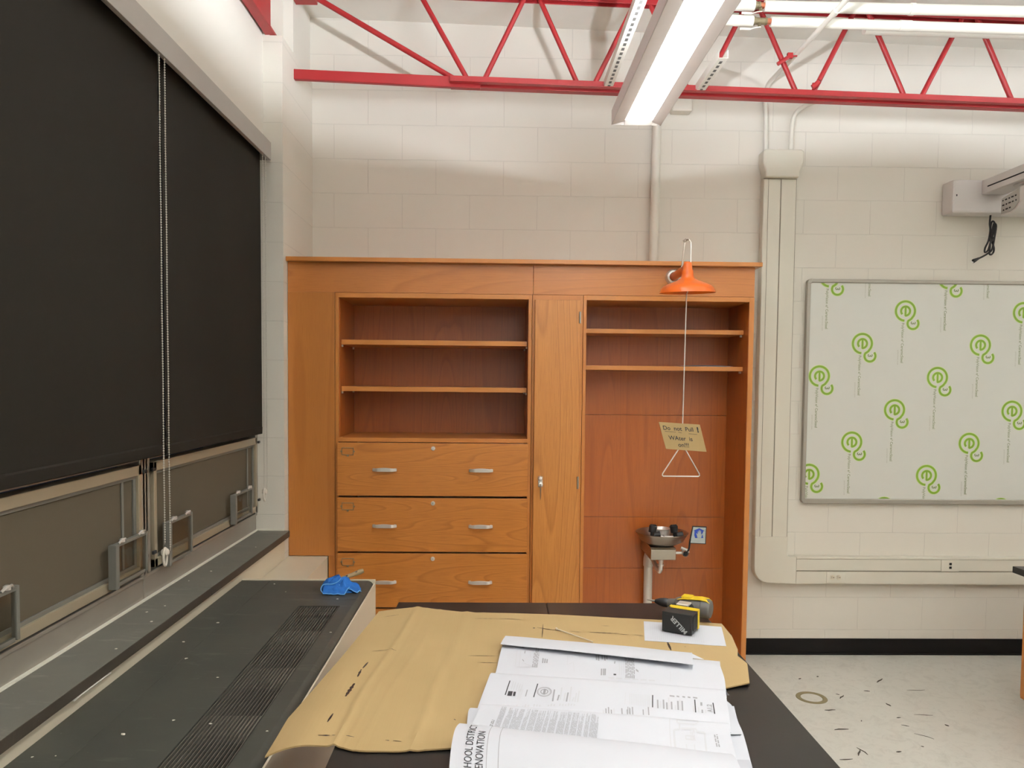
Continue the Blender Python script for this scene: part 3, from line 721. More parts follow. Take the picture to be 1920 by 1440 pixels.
def stroke(mb, pts, w, y):
    """flat ribbon of width w along xz points"""
    P_ = [Vector(p) for p in pts]; L = []
    for i, p in enumerate(P_):
        d = (P_[min(i+1, len(P_)-1)]-P_[max(i-1, 0)]).normalized(); nrm = Vector((-d.y, d.x))
        L.append((mb.b.verts.new((*(p+nrm*w/2).to_tuple()[:1], y, (p+nrm*w/2).y)), mb.b.verts.new(((p-nrm*w/2).x, y, (p-nrm*w/2).y))))
    for a, b in zip(L, L[1:]): mb._f([a[0], a[1], b[1], b[0]])
def logo_paths(cx, cz_):
    k = .000306
    big = [(cx+187*k*math.cos(R(t)), cz_+187*k*math.sin(R(t))) for t in range(-94, -395, -8)]
    sx, sz = cx+157*k, cz_-240*k
    small = [(sx+107*k*math.cos(R(t)), sz+107*k*math.sin(R(t))) for t in range(150, 410, 9)]
    mid = [(cx+120*k, cz_-150*k), (cx+85*k, cz_-175*k)]
    e = [(cx+3*k+88*k*math.cos(R(t)), cz_+88*k*math.sin(R(t))) for t in range(-95, 226, 10)]
    bar = [(cx+3*k, cz_+80*k), (cx+3*k, cz_-98*k)]
    return big+mid+small, e, bar, (sx, sz)
g = MB(); halo = MB(); tx = MB(); ft = MB()
p0 = (1.922, 1.694)
for i in range(-6, 13):
    for j in range(-8, 9):
        cx, cz_ = p0[0]+.2525*i+.207*j, p0[1]+.1955*i-.393*j
        if not (BX0-.1 < cx < BX1+.05 and BZ0-.1 < cz_ < BZ1+.35): continue
        main, e, bar, sc_ = logo_paths(cx, cz_)
        if cz_ < BZ1+.16:
            stroke(halo, main, .0185, YP+.0003); stroke(halo, e, .0175, YP+.0003); stroke(halo, bar, .0175, YP+.0003)
            stroke(g, main, .0118, YP); stroke(g, e, .0116, YP-.0001); stroke(g, bar, .0105, YP)
            add_text(tx, '3', .040, lambda x, y: (sc_[0]-.0125+y, YP, sc_[1]+.0125-x), bold=.0011)
        if cx < 3.6:
            add_text(tx, 'PolyVision e\u00b3 CeramicSteel', .0222, lambda x, y: (cx-.0195+y, YP, cz_-.0700-x), spacing=.985, bold=.0002)
            add_text(ft, 'polyvision.com', .0125, lambda x, y: (cx-.040+y, YP, cz_-.232-x), spacing=1.15)
def clip(mb):
    for co, no in (((BX0+.024, 0, 0), (-1, 0, 0)), ((BX1-.024, 0, 0), (1, 0, 0)), ((0, 0, BZ0+.032), (0, 0, -1)), ((0, 0, BZ1-.023), (0, 0, 1))):
        bmesh.ops.bisect_plane(mb.b, geom=mb.b.verts[:]+mb.b.edges[:]+mb.b.faces[:], plane_co=co, plane_no=no, clear_outer=True)
for mb_, nm, mt in ((halo, 'print_halo', 'logo_halo'), (g, 'logo_print', 'logo'), (tx, 'text_print', 'logo_text'), (ft, 'small_print', 'logo_faint')):
    clip(mb_); o = mb_.build(nm, M[mt], wb, norm=False)
    plabel(o, {'print_halo': 'pale green outline round the logos', 'logo_print': 'repeating green ringed e3 logos', 'text_print': 'rows of sideways olive lettering', 'small_print': 'faint grey sideways small print'}[nm])

# projector on its wall mount
pm = thing('projector_mount', (2.95, 4.5, 2.64), 'white wall mount box with a slotted arm above the whiteboard', 'mount')
mb = MB(); mb.box(2.632, 3.36, 4.455, 4.568, 2.648, 2.838); mb.build('cover', M['mount'], pm, .012)
box('screw', M['dark'], 2.653, 2.658, 4.453, 4.4555, 2.742, 2.752, pm)
mb = MB(); mb.box(2.800, 2.812, 3.30, 4.4545, 2.752, 2.832); mb.box(2.812, 2.93, 3.30, 4.4545, 2.752, 2.760); mb.box(2.918, 2.93, 3.30, 4.4545, 2.76, 2.80); mb.build('arm', M['mount'], pm, .003)
mb = MB(); mb.box(2.7985, 2.7999, 3.75, 4.40, 2.783, 2.790); mb.box(2.7985, 2.7999, 3.45, 3.65, 2.805, 2.812); mb.box(2.806, 2.90, 4.4525, 4.4546, 2.79, 2.828)
plabel(mb.build('arm_slot', M['dark'], pm), 'dark slots cut in the arm')
mb = MB(); mb.tube([(2.855, 4.18, 2.758), (2.855, 4.18, 2.715)], .014, 12); mb.box(2.83, 2.95, 4.05, 4.22, 2.742, 2.7515); mb.build('swivel', M['mount'], pm, smooth=True)
pj = thing('projector', (3.0, 4.05, 2.6), 'grey short throw projector hanging under its mount arm, mostly out of frame', 'projector')
prof = [(4.28, 2.692), (4.28, 2.592), (4.20, 2.592), (4.155, 2.606), (4.11, 2.640), (4.04, 2.675), (3.95, 2.700), (3.78, 2.715), (3.78, 2.735), (4.10, 2.722)]
mb = MB(); mb.prism(prof, 'x', 2.803, 3.16); mb.build('housing', M['mount'], pj, .006)
mb = MB(); mb.prism([(4.272, 2.685), (4.272, 2.600), (4.20, 2.600), (4.16, 2.612), (4.128, 2.638), (4.128, 2.712)], 'x', 2.7995, 2.8028)
cp = plabel(mb.build('connector_panel', M['projgrey'], pj), 'grey panel of sockets')
mb = MB()
for r_, z in enumerate((2.672, 2.646, 2.619)):
    for k in range(5):
        yy = 4.258-.026*k-.004*r_; w = (.004, .008, .005, .009, .006)[(k+r_) % 5]
        if z < 2.63 and yy < 4.18: continue
        mb.box(2.7980, 2.7994, yy-w, yy+w, z+.012*(k*.12)-.0035, z+.012*(k*.12)+.0035)
mb.build('socket_port', M['dark'], cp)
cd = thing('power_cord', (2.9, 4.52, 2.36), 'black coiled power cord with plug dangling below the projector mount', 'cord')
mb = MB(); yy = 4.515
mb.tube(smooth_path([(2.897, yy, 2.652), (2.894, yy, 2.60), (2.898, yy, 2.56), (2.890, yy, 2.50), (2.868, yy-.006, 2.455), (2.872, yy, 2.432), (2.890, yy, 2.445), (2.905, yy, 2.50), (2.925, yy, 2.57), (2.922, yy, 2.605), (2.908, yy, 2.612), (2.900, yy, 2.58), (2.906, yy, 2.52), (2.925, yy, 2.455), (2.918, yy, 2.425), (2.900, yy, 2.422), (2.896, yy-.008, 2.46), (2.902, yy-.01, 2.53), (2.912, yy-.01, 2.595), (2.928, yy-.008, 2.585), (2.920, yy-.01, 2.52), (2.908, yy-.01, 2.45), (2.890, yy-.008, 2.428), (2.86, yy-.004, 2.408), (2.835, yy, 2.395)], 8), .0052, 8)
mb.tube([(2.898, yy-.004, 2.505), (2.912, yy-.004, 2.512)], .016, 8)
mb.build('cable', M['black'], cd, smooth=True)
mb = MB(); mb.tube([(2.838, yy, 2.397), (2.825, yy, 2.390), (2.808, yy, 2.381), (2.803, yy, 2.379)], [.006, .0085, .012, .0115], 12); mb.build('plug', M['black'], cd, smooth=True)
mb = MB(); mb.box(2.792, 2.803, yy-.006, yy-.004, 2.371, 2.375); mb.box(2.790, 2.801, yy+.003, yy+.005, 2.376, 2.380); mb.build('prong', M['chrome'], cd)
mb = MB(); mb.tube([(2.913, yy-.008, 2.509), (2.93, yy-.01, 2.505), (2.94, yy-.01, 2.488)], .0012, 6); mb.build('cable_tie', M['pvc'], cd)

# ------------------------------------------------------------------ steel joist and overhead services
js = thing('steel_joist', (1.3, 4.2, 3.2), 'red open web steel joist crossing under the ceiling along the back wall', 'joist')
def zb(x): return 3.262-.022*(x+.26)      # top of the bottom chord
def zt(x): return 3.668-.0245*x           # underside of the top chord
def chord(mb, x0, x1, y0, y1, f0, f1):
    mb.hexa([(x0, y0, f0(x0)), (x1, y0, f0(x1)), (x1, y1, f0(x1)), (x0, y1, f0(x0))], [(x0, y0, f1(x0)), (x1, y0, f1(x1)), (x1, y1, f1(x1)), (x0, y1, f1(x0))])
mb = MB()
XE = 6.45
chord(mb, -.262, XE, 4.155, 4.162, lambda x: zb(x)-.040, zb); chord(mb, -.262, XE, 4.125, 4.155, lambda x: zb(x)-.040, lambda x: zb(x)-.034)
chord(mb, -.262, XE, 4.200, 4.207, lambda x: zb(x)-.040, zb); chord(mb, -.262, XE, 4.207, 4.250, lambda x: zb(x)-.040, lambda x: zb(x)-.034)
mb.build('bottom_chord', M['red'], js, .0015)
mb = MB(); mb.hexa([(-1.094, 4.166, 3.233), (-.10, 4.166, 3.200), (-.10, 4.196, 3.200), (-1.094, 4.196, 3.233)], [(-1.094, 4.166, 3.286), (-.10, 4.166, 3.258), (-.10, 4.196, 3.258), (-1.094, 4.196, 3.286)])
mb.build('chord_extension', M['red'], js, .004)
mb = MB(); chord(mb, -1.0, XE, 4.155, 4.162, zt, lambda x: zt(x)+.030); chord(mb, -1.0, XE, 4.12, 4.155, lambda x: zt(x)+.025, lambda x: zt(x)+.030)
chord(mb, -1.0, XE, 4.2, 4.207, zt, lambda x: zt(x)+.030); chord(mb, -1.0, XE, 4.207, 4.245, lambda x: zt(x)+.025, lambda x: zt(x)+.030)
mb.build('top_chord', M['red'], js, .0015)
mb = MB(); mb.box(-1.096, -.98, 4.12, 4.25, 3.655, 3.71); mb.build('bearing_seat', M['red'], js, .002)
def webbar(x0, z0, x1, z1, r=.0135):
    mb = MB(); mb.tube([(x0, 4.181, z0), (x1, 4.181, z1)], r, 12); mb.build('web_bar', M['red'], js, smooth=True)
webbar(-1.02, 3.688, -.235, 3.25, .0145)
webbar(-.43, 3.70, -.166, 3.245)
nodes = [-.126+.5895*k for k in range(11)]
for k, xb in enumerate(nodes):
    xt = xb+.295
    webbar(xb+.040, zb(xb)-.02, xt-.038, zt(xt)+.02)
    webbar(xt+.038, zt(xt)+.02, xb+.5895-.040, zb(xb+.59)-.02)
# slotted struts
def strut(name, x0, y0, y1, z, label):
    s = thing(name, (x0+.02, (y0+y1)/2, z), label, 'strut')
    w, h = .046, .041
    mb = MB(); mb.box(x0, x0+w, y0, y1, z, z+.0025); mb.box(x0, x0+.0025, y0, y1, z+.0025, z+h); mb.box(x0+w-.0025, x0+w, y0, y1, z+.0025, z+h)
    mb.build('channel', M['pipe_white'], s)
    mb = MB(); yy = y1-.03; c = 0
    while yy > y0+.02 and c < 60:
        mb.box(x0+w/2-.007, x0+w/2+.007, yy-.014, yy+.014, z-.0008, z-.0001); yy -= .05; c += 1
    plabel(mb.build('slot', M['greyplastic'], s), 'row of slots punched in the channel')
strut('slotted_strut', .555, -2.5, 4.15, 3.207, 'long white slotted steel channel hanging left of the light fixture')
strut('slotted_strut', 1.045, 3.72, 4.15, 3.195, 'short white slotted channel under the joist right of the light')
# pipes
def run(name, z0, slope, y, r, x0, x1, label):
    t = thing(name, ((x0+x1)/2, y, z0), label, 'pipe')
    mb = MB(); mb.tube([(x0, y, z0), (x1, y, z0+slope*(x1-x0))], r, 18); mb.build('pipe_sleeve', M['pipe_white'], t, smooth=True)
    for hx in ((3.5, 5.6) if z0 < 3.5 else (3.6, 5.7)):
        zz = z0+slope*(hx-x0); mb = MB(); mb.tube([(hx, y-.040, zz), (hx, y-.040, cz(hx)+.002)], .004, 8); mb.tube([(hx, y-.044, zz), (hx, y, zz)], .006, 8); mb.tube([(hx-.012, y, zz), (hx+.012, y, zz)], r*1.12, 18); mb.build('hanger', M['steel'], t, smooth=True)
    return t
p = run('insulated_pipe', 3.452, -.012, 3.90, .0240, 1.352, 6.45, 'lower white insulated pipe crossing in front of the red joist')
mb = MB(); mb.tube([(.9, 3.90, 3.462), (1.262, 3.90, 3.453)], .0265, 18); mb.build('pipe_sleeve', M['pipe_white'], p, smooth=True)
mb = MB(); mb.tube([(2.0, 3.90, 3.445), (2.06, 3.90, 3.444)], .0262, 18); mb.build('coupling', M['pipe_white'], p, smooth=True)
p = run('insulated_pipe', 3.528, -.002, 3.90, .0265, 1.318, 6.45, 'upper white insulated pipe at the top right above its twin')
mb = MB(); mb.tube([(.9, 3.90, 3.535), (1.268, 3.90, 3.530)], .028, 18); mb.build('pipe_sleeve', M['pipe_white'], p, smooth=True)
mb = MB(); mb.tube([(2.05, 3.90, 3.527), (2.075, 3.90, 3.527)], .0292, 18); mb.build('hanger_band', M['pipe_white'], p, smooth=True)
p = run('insulated_pipe', 3.500, -.010, 4.06, .030, 1.9, 6.45, 'white insulated pipe farther back behind the other two')
def valve(zc, xa, xb, label):
    v = thing('shutoff_valve', ((xa+xb)/2, 3.9, zc), label, 'valve')
    mb = MB(); mb.tube([(xa, 3.9, zc), (xa+.012, 3.9, zc), (xa+.013, 3.9, zc), (xb-.03, 3.9, zc), (xb-.029, 3.9, zc), (xb-.02, 3.9, zc)], [.020, .020, .0165, .0165, .0185, .0185], 14)
    mb.tube([(xa+.03, 3.9, zc), (xa+.03, 3.885, zc-.034)], .008, 10); mb.build('valve_body', M['bronze'], v, smooth=True)
    mb = MB(); mb.tube([(xb-.024, 3.9, zc), (xb+.004, 3.9, zc)], .0145, 14); plabel(mb.build('pipe_joint', M['copper'], v, smooth=True), 'bare copper joint')
    mb = MB(); mb.tube([(xa+.035, 3.882, zc-.036), (xa+.01, 3.88, zc-.040), (xa-.02, 3.878, zc-.050)], .003, 6); mb.tube([(xa-.018, 3.878, zc-.049), (xa-.07, 3.876, zc-.049)], .006, 8); plabel(mb.build('lever', M['pipe_white'], v, smooth=True), 'white sleeved lever')
valve(3.4535, 1.262, 1.352, 'bare bronze shutoff valve on the lower white pipe')
valve(3.530, 1.268, 1.318, 'bare bronze shutoff valve on the upper white pipe')
cl = thing('beam_clamp', (1.56, 4.2, 3.42), 'small red clamp on a joist bar beside the white conduit', 'clamp')
mb = MB(); mb.tube([(1.486, 4.160, 3.352), (1.512, 4.160, 3.370), (1.545, 4.165, 3.392)], .0105, 10); mb.box(1.538, 1.566, 4.155, 4.172, 3.384, 3.412); mb.box(1.560, 1.590, 4.160, 4.166, 3.394, 3.400); mb.build('clamp_body', M['red'], cl, smooth=True)
cl = thing('beam_clamp', (1.75, 4.2, 3.24), 'red clamp and pipe stub above the bottom chord of the joist', 'clamp')
mb = MB(); mb.tube([(1.668, 4.14, 3.226), (1.686, 4.135, 3.240), (1.700, 4.13, 3.254)], .0135, 12); mb.tube([(1.678, 4.15, 3.218), (1.678, 4.15, 3.252)], .008, 8); mb.build('clamp_body', M['red'], cl, smooth=True)
mb = MB(); mb.lathe([(.0002, 0), (.010, 0)], (1.7012, 4.1293, 3.2556), Matrix.Rotation(R(45), 3, 'Y'), 12); mb.build('pipe_end', M['bronze'], cl)

# light fixtures: direct/indirect, opal panel below and recessed strip above
def fixture(x0, x1, y0, y1, z0, h, label):
    f = thing('light_fixture', ((x0+x1)/2, (y0+y1)/2, z0), label, 'light', 'suspended linear lights')
    t = .003; e = .055
    mb = MB(); mb.box(x0, x0+t, y0, y1, z0, z0+h); mb.box(x1-t, x1, y0, y1, z0, z0+h); mb.box(x0+t, x1-t, y1-t, y1, z0, z0+h); mb.box(x0+t, x1-t, y0, y0+t, z0, z0+h)
    mb.box(x0+t, x1-t, y0+t, y1-t, z0+.020, z0+h-.030)
    mb.build('housing', M['mount'], f, .0008)
    mb = MB(); a, b = x0+e, x1-e+.015; yy = y1-.022
    mb.prism([(x0+t, z0+.0005), (a, z0+.015), (a, z0+.018), (x0+t, z0+.0035)], 'y', y0+t, y1-t); mb.prism([(x1-t, z0+.0005), (b, z0+.015), (b, z0+.018), (x1-t, z0+.0035)], 'y', y0+t, y1-t); mb.prism([(y1-t, z0+.0005), (yy, z0+.015), (yy, z0+.018), (y1-t, z0+.0035)], 'x', a, b)
    mb.build('trim_plate', simple('fixture_grey', (222, 214, 212), .5), f)
    box('diffuser', M['lamp_down'], a, b, y0+.02, yy, z0+.0152, z0+.0192, f)
    mb = MB(); mb.tube([((x0+x1)/2, y0+.03, z0+h-.0165), ((x0+x1)/2, y1-.03, z0+h-.0165)], .0085, 10)
    plabel(mb.build('uplight_tube', M['lamp_up'], f, smooth=True), 'slim lit tube shining at the ceiling')
    for yy in (y1-.9, y0+.6):
        mb = MB(); mb.tube([(x1-.045, yy, z0+h-.02), (x1-.045, yy, cz(x1))], .0012, 6); plabel(mb.build('suspension_cable', M['steel'], f), 'thin steel hanging cable')
    return f
fixture(.476, .686, -3.4, 3.30, 2.735, .062, 'long lit linear light hanging left of the white pipes')
fixture(4.18, 4.39, -3.4, 3.30, 2.735, .062, 'second lit linear light parallel to the first over the right of the room')

# ------------------------------------------------------------------ work bench in front
tb = thing('lab_bench', (.17, 1.4, 0), 'black topped laboratory bench covered by cardboard and drawings', 'bench')
box('worktop', M['epoxy'], -.312, .1655, .35, 2.462, .895, .930, tb, .002)
box('worktop', M['epoxy'], .1668, .652, .35, 2.462, .895, .930, tb, .002)
box('base_cabinet', M['oak_v'], -.262, .602, .40, 2.412, .1, .895, tb, .002)
box('toe_kick', M['black'], -.21, .55, .46, 2.36, 0, .1, tb)
for k in range(4):
    box('cabinet_door', M['oak_v2'], .602, .620, .43+.495*k, .90+.495*k, .13, .87, tb, .002)

# cardboard sheet
def lerp(a, b, t): return a+(b-a)*t
def polyl(pts, t):
    n = len(pts)-1; i = min(int(t*n), n-1); f = t*n-i
    return Vector(pts[i]).lerp(Vector(pts[i+1]), f)
Fr = [(-.439, 1.451), (-.373, 1.463), (-.311, 1.473), (-.268, 1.451), (-.170, 1.449), (-.076, 1.462), (.10, 1.52), (.30, 1.62), (.50, 1.745), (.604, 1.773)]
Bk = [(-.357, 2.341), (-.300, 2.368), (-.242, 2.389), (-.17, 2.362), (-.098, 2.338), (.05, 2.328), (.20, 2.312), (.40, 2.282), (.55, 2.258), (.673, 2.232)]
Lf = [(-.439, 1.451), (-.438, 1.612), (-.414, 1.801), (-.385, 2.05), (-.357, 2.341)]
Rt = [(.604, 1.773), (.640, 1.90), (.633, 1.955), (.650, 2.007), (.668, 2.12), (.673, 2.232)]
def resample(pts, n=40):
    return pts
def coons(u, v):
    f, b, l, r = polyl(Fr, u), polyl(Bk, u), polyl(Lf, v), polyl(Rt, v)
    c00, c10, c01, c11 = Vector(Fr[0]), Vector(Fr[-1]), Vector(Bk[0]), Vector(Bk[-1])
    p = (1-v)*f+v*b+(1-u)*l+u*r-((1-u)*(1-v)*c00+u*(1-v)*c10+(1-u)*v*c01+u*v*c11)
    return p
creases = [(.222, .0075), (.29, .0), (.335, .003), (.40, .0), (.455, .0045), (.50, .0)]
def cardz(u, v):
    z = .9362
    z += .0052*math.exp(-abs(u-.222)/.012)*(1-.4*v) + .0026*math.exp(-abs(u-.455)/.007) + .0016*math.exp(-abs(u-.335)/.005) + .0012*math.exp(-abs(u-.275)/.004)
    z -= .0012*math.exp(-((u-.475)/.008)**2)
    if u < .2: z += .008*math.sin(math.pi*min(1, u/.2))*(1-v)*.6
    if u < .14: z -= .012*(1-u/.14)**2*(1-v)
    if u > .93: z += .006*(u-.93)/.07*(1-v)
    z += .0012*noise.noise(Vector((u*7, v*7, 0)))
    return z
def cardp(u, v, off=0):
    p = coons(u, v); return (p.x, p.y, cardz(u, v)+off)
cb = thing('cardboard_sheet', (.1, 1.9, .931), 'large flattened brown cardboard sheet with creases lying over the bench', 'cardboard')
MB().grid(lambda u, v: cardp(u, v), 110, 40, .0032).build('sheet', [M['card']], cb, smooth=True, angle=25)
def inv_card(X, Y):
    u = v = .5
    for _ in range(30):
        p = coons(u, v); e = Vector((X, Y))-p
        du = (coons(min(u+.01, 1.2), v)-p)/.01; dv = (coons(u, v+.01)-p)/.01
        det = du.x*dv.y-du.y*dv.x
        if abs(det) < 1e-9: break
        u += .7*(e.x*dv.y-e.y*dv.x)/det; v += .7*(du.x*e.y-du.y*e.x)/det
        u = min(max(u, .004), .996); v = min(max(v, .004), .996)
    return u, v
def on_card(X, Y, off=.0004):
    u, v = inv_card(X, Y); return Vector((X, Y, cardz(u, v)+off))
dash = [((-.331,2.287),(-.291,2.308)),((-.06,2.274),(.012,2.27)),((.013,2.27),(.076,2.265)),((.111,2.186),(.117,2.186)),((.123,2.191),(.172,2.168)),((.174,2.168),(.205,2.154)),((.214,2.159),(.247,2.15)),((.142,2.22),(.132,2.103)),((-.32,1.987),(-.278,2.003)),((-.278,2.007),(-.258,1.995)),((-.318,1.91),(-.324,1.867)),((-.326,1.86),(-.327,1.813)),((-.327,1.774),(-.333,1.698)),((-.342,1.61),(-.345,1.567)),((-.35,1.507),(-.328,1.512)),((-.324,1.514),(-.317,1.512)),((-.296,1.512),(-.278,1.505)),((-.214,1.493),(-.206,1.491)),((-.199,1.491),(-.182,1.487)),((-.069,1.961),(.011,1.957)),((-.043,1.912),(.007,1.909)),((.271,2.15),(.351,2.137)),((.354,2.132),(.38,2.128)),((.395,2.128),(.418,2.119)),((.313,2.207),(.335,2.203)),((.475,2.071),(.47,2.004)),((-.084,1.587),(-.080,1.582)),((.513,2.033),(.516,2.029))]
mb = MB(); thickd = {12: .0075, 10: .0045, 11: .005, 14: .005, 25: .006, 4: .004, 5: .004, 21: .0042, 3: .008, 13: .004}
for k, (a, b) in enumerate(dash):
    a = Vector(a); b = Vector(b); d = (b-a); L = d.length; d.normalize(); nn = Vector((-d.y, d.x)); n_ = max(3, int(L/.008)); w = thickd.get(k, .0022)*1.35
    prev = None
    for i in range(n_+1):
        p = a+d*L*i/n_; ww = w*(.45+.55*abs(math.sin(i*1.7+k)))*(.35+.65*math.sin(math.pi*min(.97, max(.03, i/n_))))
        q = [mb.b.verts.new(on_card(*(p+nn*ww*.5), .0006)), mb.b.verts.new(on_card(*(p-nn*ww*.5), .0006))]
        if prev: mb._f([prev[0], q[0], q[1], prev[1]])
        prev = q
plabel(mb.build('marker_line', M['marker'], cb, norm=False), 'broken dark marker strokes')
# single sheet under the drill
pp = thing('paper_sheet', (.53, 2.14, .936), 'single printed white sheet lying under the cordless drill', 'paper')
pc = [Vector(q) for q in ((.444, 2.249), (.662, 2.197), (.627, 2.034), (.414, 2.079))]
def pmap(u, v, off=.0008):
    p = pc[0].lerp(pc[1], u).lerp(pc[3].lerp(pc[2], u), v); q = on_card(p.x, p.y, off); q.z = max(q.z, .9355)+.0; return q
MB().grid(lambda u, v: pmap(u, v, .0012), 14, 12, .0006).build('sheet', M['white'], pp, smooth=True)
mb = MB()
random.seed(3)
for k in range(26):
    u = .08+.026*k
    v0 = .12; 
    while v0 < .9:
        v1 = min(.92, v0+random.uniform(.03, .10))
        mb._f([mb.b.verts.new(pmap(u, v0, .0017)), mb.b.verts.new(pmap(u+.007, v0, .0017)), mb.b.verts.new(pmap(u+.007, v1, .0017)), mb.b.verts.new(pmap(u, v1, .0017))])
        v0 = v1+.014
plabel(mb.build('print', M['ink_light'], pp, norm=False), 'columns of pale small print')

# ------------------------------------------------------------------ drawings
ds = thing('drawing_set', (.22, 1.7, .936), 'curled stack of large white architectural drawings spread on the cardboard', 'drawings')
def rows_fn(rows, bulge=.004):
    """rows: (left xyz, right xyz) keys; returns smooth surface S(u,s)"""
    n = len(rows)-1
    A = [[Vector(a), Vector(b)] for a, b in rows]
    def cat(k, t, side):
        p0, p1, p2, p3 = A[max(k-1, 0)][side], A[k][side], A[min(k+1, n)][side], A[min(k+2, n)][side]
        return .5*((2*p1)+(p2-p0)*t+(2*p0-5*p1+4*p2-p3)*t*t+(3*p1-p0-3*p2+p3)*t**3)
    def S(u, s, off=0):
        s = min(max(s, 0), 1); k = min(int(s*n), n-1); t = s*n-k
        p = cat(k, t, 0).lerp(cat(k, t, 1), u)
        p.z += off+bulge*math.sin(math.pi*u)*.3+.0012*noise.noise(Vector((u*5, s*3, rows[0][0][2]*40)))
        return p
    return S
def sheet(S, nu=40, nv=24, name='sheet'):
    return MB().grid(lambda u, s: S(u, s), nu, nv, .0007).build(name, M['white'], ds, smooth=True, angle=60)
tuck = lambda p, d, z: (p[0]+.01*d/.03, p[1]+d, z)
# lowest sheets showing as steps at the right and left edges
S0 = rows_fn([((.10, 1.72, .9395), (.515, 1.690, .9395)), ((.10, 1.66, .940), (.523, 1.6485, .941)), ((.10, 1.58, .9405), (.512, 1.580, .942)), ((.10, 1.50, .9405), (.499, 1.506, .9425))])
sheet(S0)
S0b = rows_fn([((.10, 1.64, .938), (.529, 1.650, .9385)), ((.10, 1.56, .938), (.514, 1.575, .9385)), ((.10, 1.47, .938), (.5045, 1.506, .9385)), ((.10, 1.36, .938), (.474, 1.352, .9385)), ((.10, 1.22, .938), (.450, 1.20, .9385))])
sheet(S0b)
S0c = rows_fn([((-.047, 1.600, .9395), (.1, 1.575, .9395)), ((-.048, 1.617, .947), (.1, 1.592, .947)), ((-.054, 1.598, .950), (.1, 1.572, .95)), ((-.055, 1.53, .943), (.1, 1.51, .943))], 0)
plabel(sheet(S0c, 8, 24), 'rolled sheet end at the left')
S2 = rows_fn([((.030, 2.045, .9405), (.575, 1.915, .9405)), ((.024, 2.012, .951), (.566, 1.882, .947)), ((.020, 1.985, .953), (.559, 1.855, .949)), ((.012, 1.91, .950), (.549, 1.79, .946)), ((.004, 1.834, .943), (.533, 1.723, .943)), ((-.004, 1.79, .940), (.525, 1.69, .940))])
sheet(S2)
S1 = rows_fn([((.050, 2.045, .944), (.535, 1.920, .944)), ((.031, 2.073, .947), (.514, 1.949, .947)), ((.030, 2.068, .953), (.510, 1.940, .953)), ((.024, 2.02, .9615), (.498, 1.89, .9605)), ((.016, 1.975, .9625), (.4855, 1.832, .9625))])
plabel(sheet(S1), 'back flap with blank underside folded forward')
S3 = rows_fn([((.012, 1.80, .9405), (.535, 1.705, .9405)), ((-.001, 1.787, .953), (.526, 1.692, .952)), ((-.008, 1.766, .966), (.517, 1.672, .966)), ((-.016, 1.72, .964), (.506, 1.63, .9635)), ((-.026, 1.665, .957), (.494, 1.575, .957)), ((-.036, 1.608, .948), (.488, 1.545, .948)), ((-.040, 1.57, .944), (.480, 1.51, .944))])
sheet(S3)
S4 = rows_fn([((-.022, 1.615, .952), (.478, 1.522, .950)), ((-.024, 1.603, .961), (.474, 1.510, .960)), ((-.027, 1.588, .967), (.470, 1.497, .968)), ((-.036, 1.550, .961), (.463, 1.462, .963)), ((-.046, 1.513, .953), (.457, 1.420, .955)), ((-.052, 1.48, .947), (.452, 1.38, .949))])
sheet(S4)
F5 = [((-.058, 1.47, .948), (.440, 1.355, .948)), ((-.060, 1.486, .960), (.433, 1.362, .960)), ((-.063, 1.480, .974), (.430, 1.354, .974)), ((-.067, 1.460, .985), (.428, 1.337, .985)), ((-.073, 1.423, .991), (.425, 1.300, .991)), ((-.076, 1.38, .989), (.422, 1.26, .989)), ((-.077, 1.33, .982), (.418, 1.215, .982)), ((-.076, 1.28, .970), (.412, 1.165, .970)), ((-.074, 1.24, .953), (.405, 1.125, .953)), ((-.073, 1.215, .940), (.400, 1.10, .940))]
S5 = rows_fn(F5)
plabel(sheet(S5, 44, 70), 'rolled front cover sheet with large title lettering')
S6 = rows_fn([((.425, 1.400, .9415), (.481, 1.4045, .9415)), ((.425, 1.37, .944), (.478, 1.385, .944)), ((.423, 1.30, .946), (.468, 1.33, .946)), ((.42, 1.22, .944), (.455, 1.22, .944))], 0)
plabel(MB().grid(lambda u, s: S6(u, s), 8, 10, .0007).build('sheet', simple('grey_paper', (184, 186, 194), .6), ds, smooth=True), 'grey corner of a lower sheet')

inkd = MB(); inkg = MB(); inkl = MB()
def quad(mb, S, a, b, w, off=.0007, horizontal=False, n=4):
    """bar from a=(u,s) to b=(u,s); w is width in u (or s when horizontal)"""
    prev = None
    for i in range(n+1):
        u = lerp(a[0], b[0], i/n); s = lerp(a[1], b[1], i/n)
        if horizontal: p = (S(u, s-w/2, off), S(u, s+w/2, off))
        else: p = (S(u-w/2, s, off), S(u+w/2, s, off))
        q = [mb.b.verts.new(x) for x in p]
        if prev: mb._f([prev[0], q[0], q[1], prev[1]])
        prev = q
def textcol(mb, S, u0, u1, s0, s1, n, fill=.55, seg=(.04, .16), seed=0):
    rnd = random.Random(seed+int(u0*1000)); du = (u1-u0)/n
    for k in range(n):
        s = s1; e = s0+(s1-s0)*rnd.choice((0, 0, 0, .1, .3)) if n > 2 else s0
        while s > e+.005:
            t = max(e, s-rnd.uniform(*seg)); quad(mb, S, (u0+du*(k+.5), s), (u0+du*(k+.5), t), du*fill, n=2); s = t-.012
def to(S_x, yb, yf, s0=0., s1=1.):
    """printed layout: x 0..1 across, y down between two folds"""
    return None
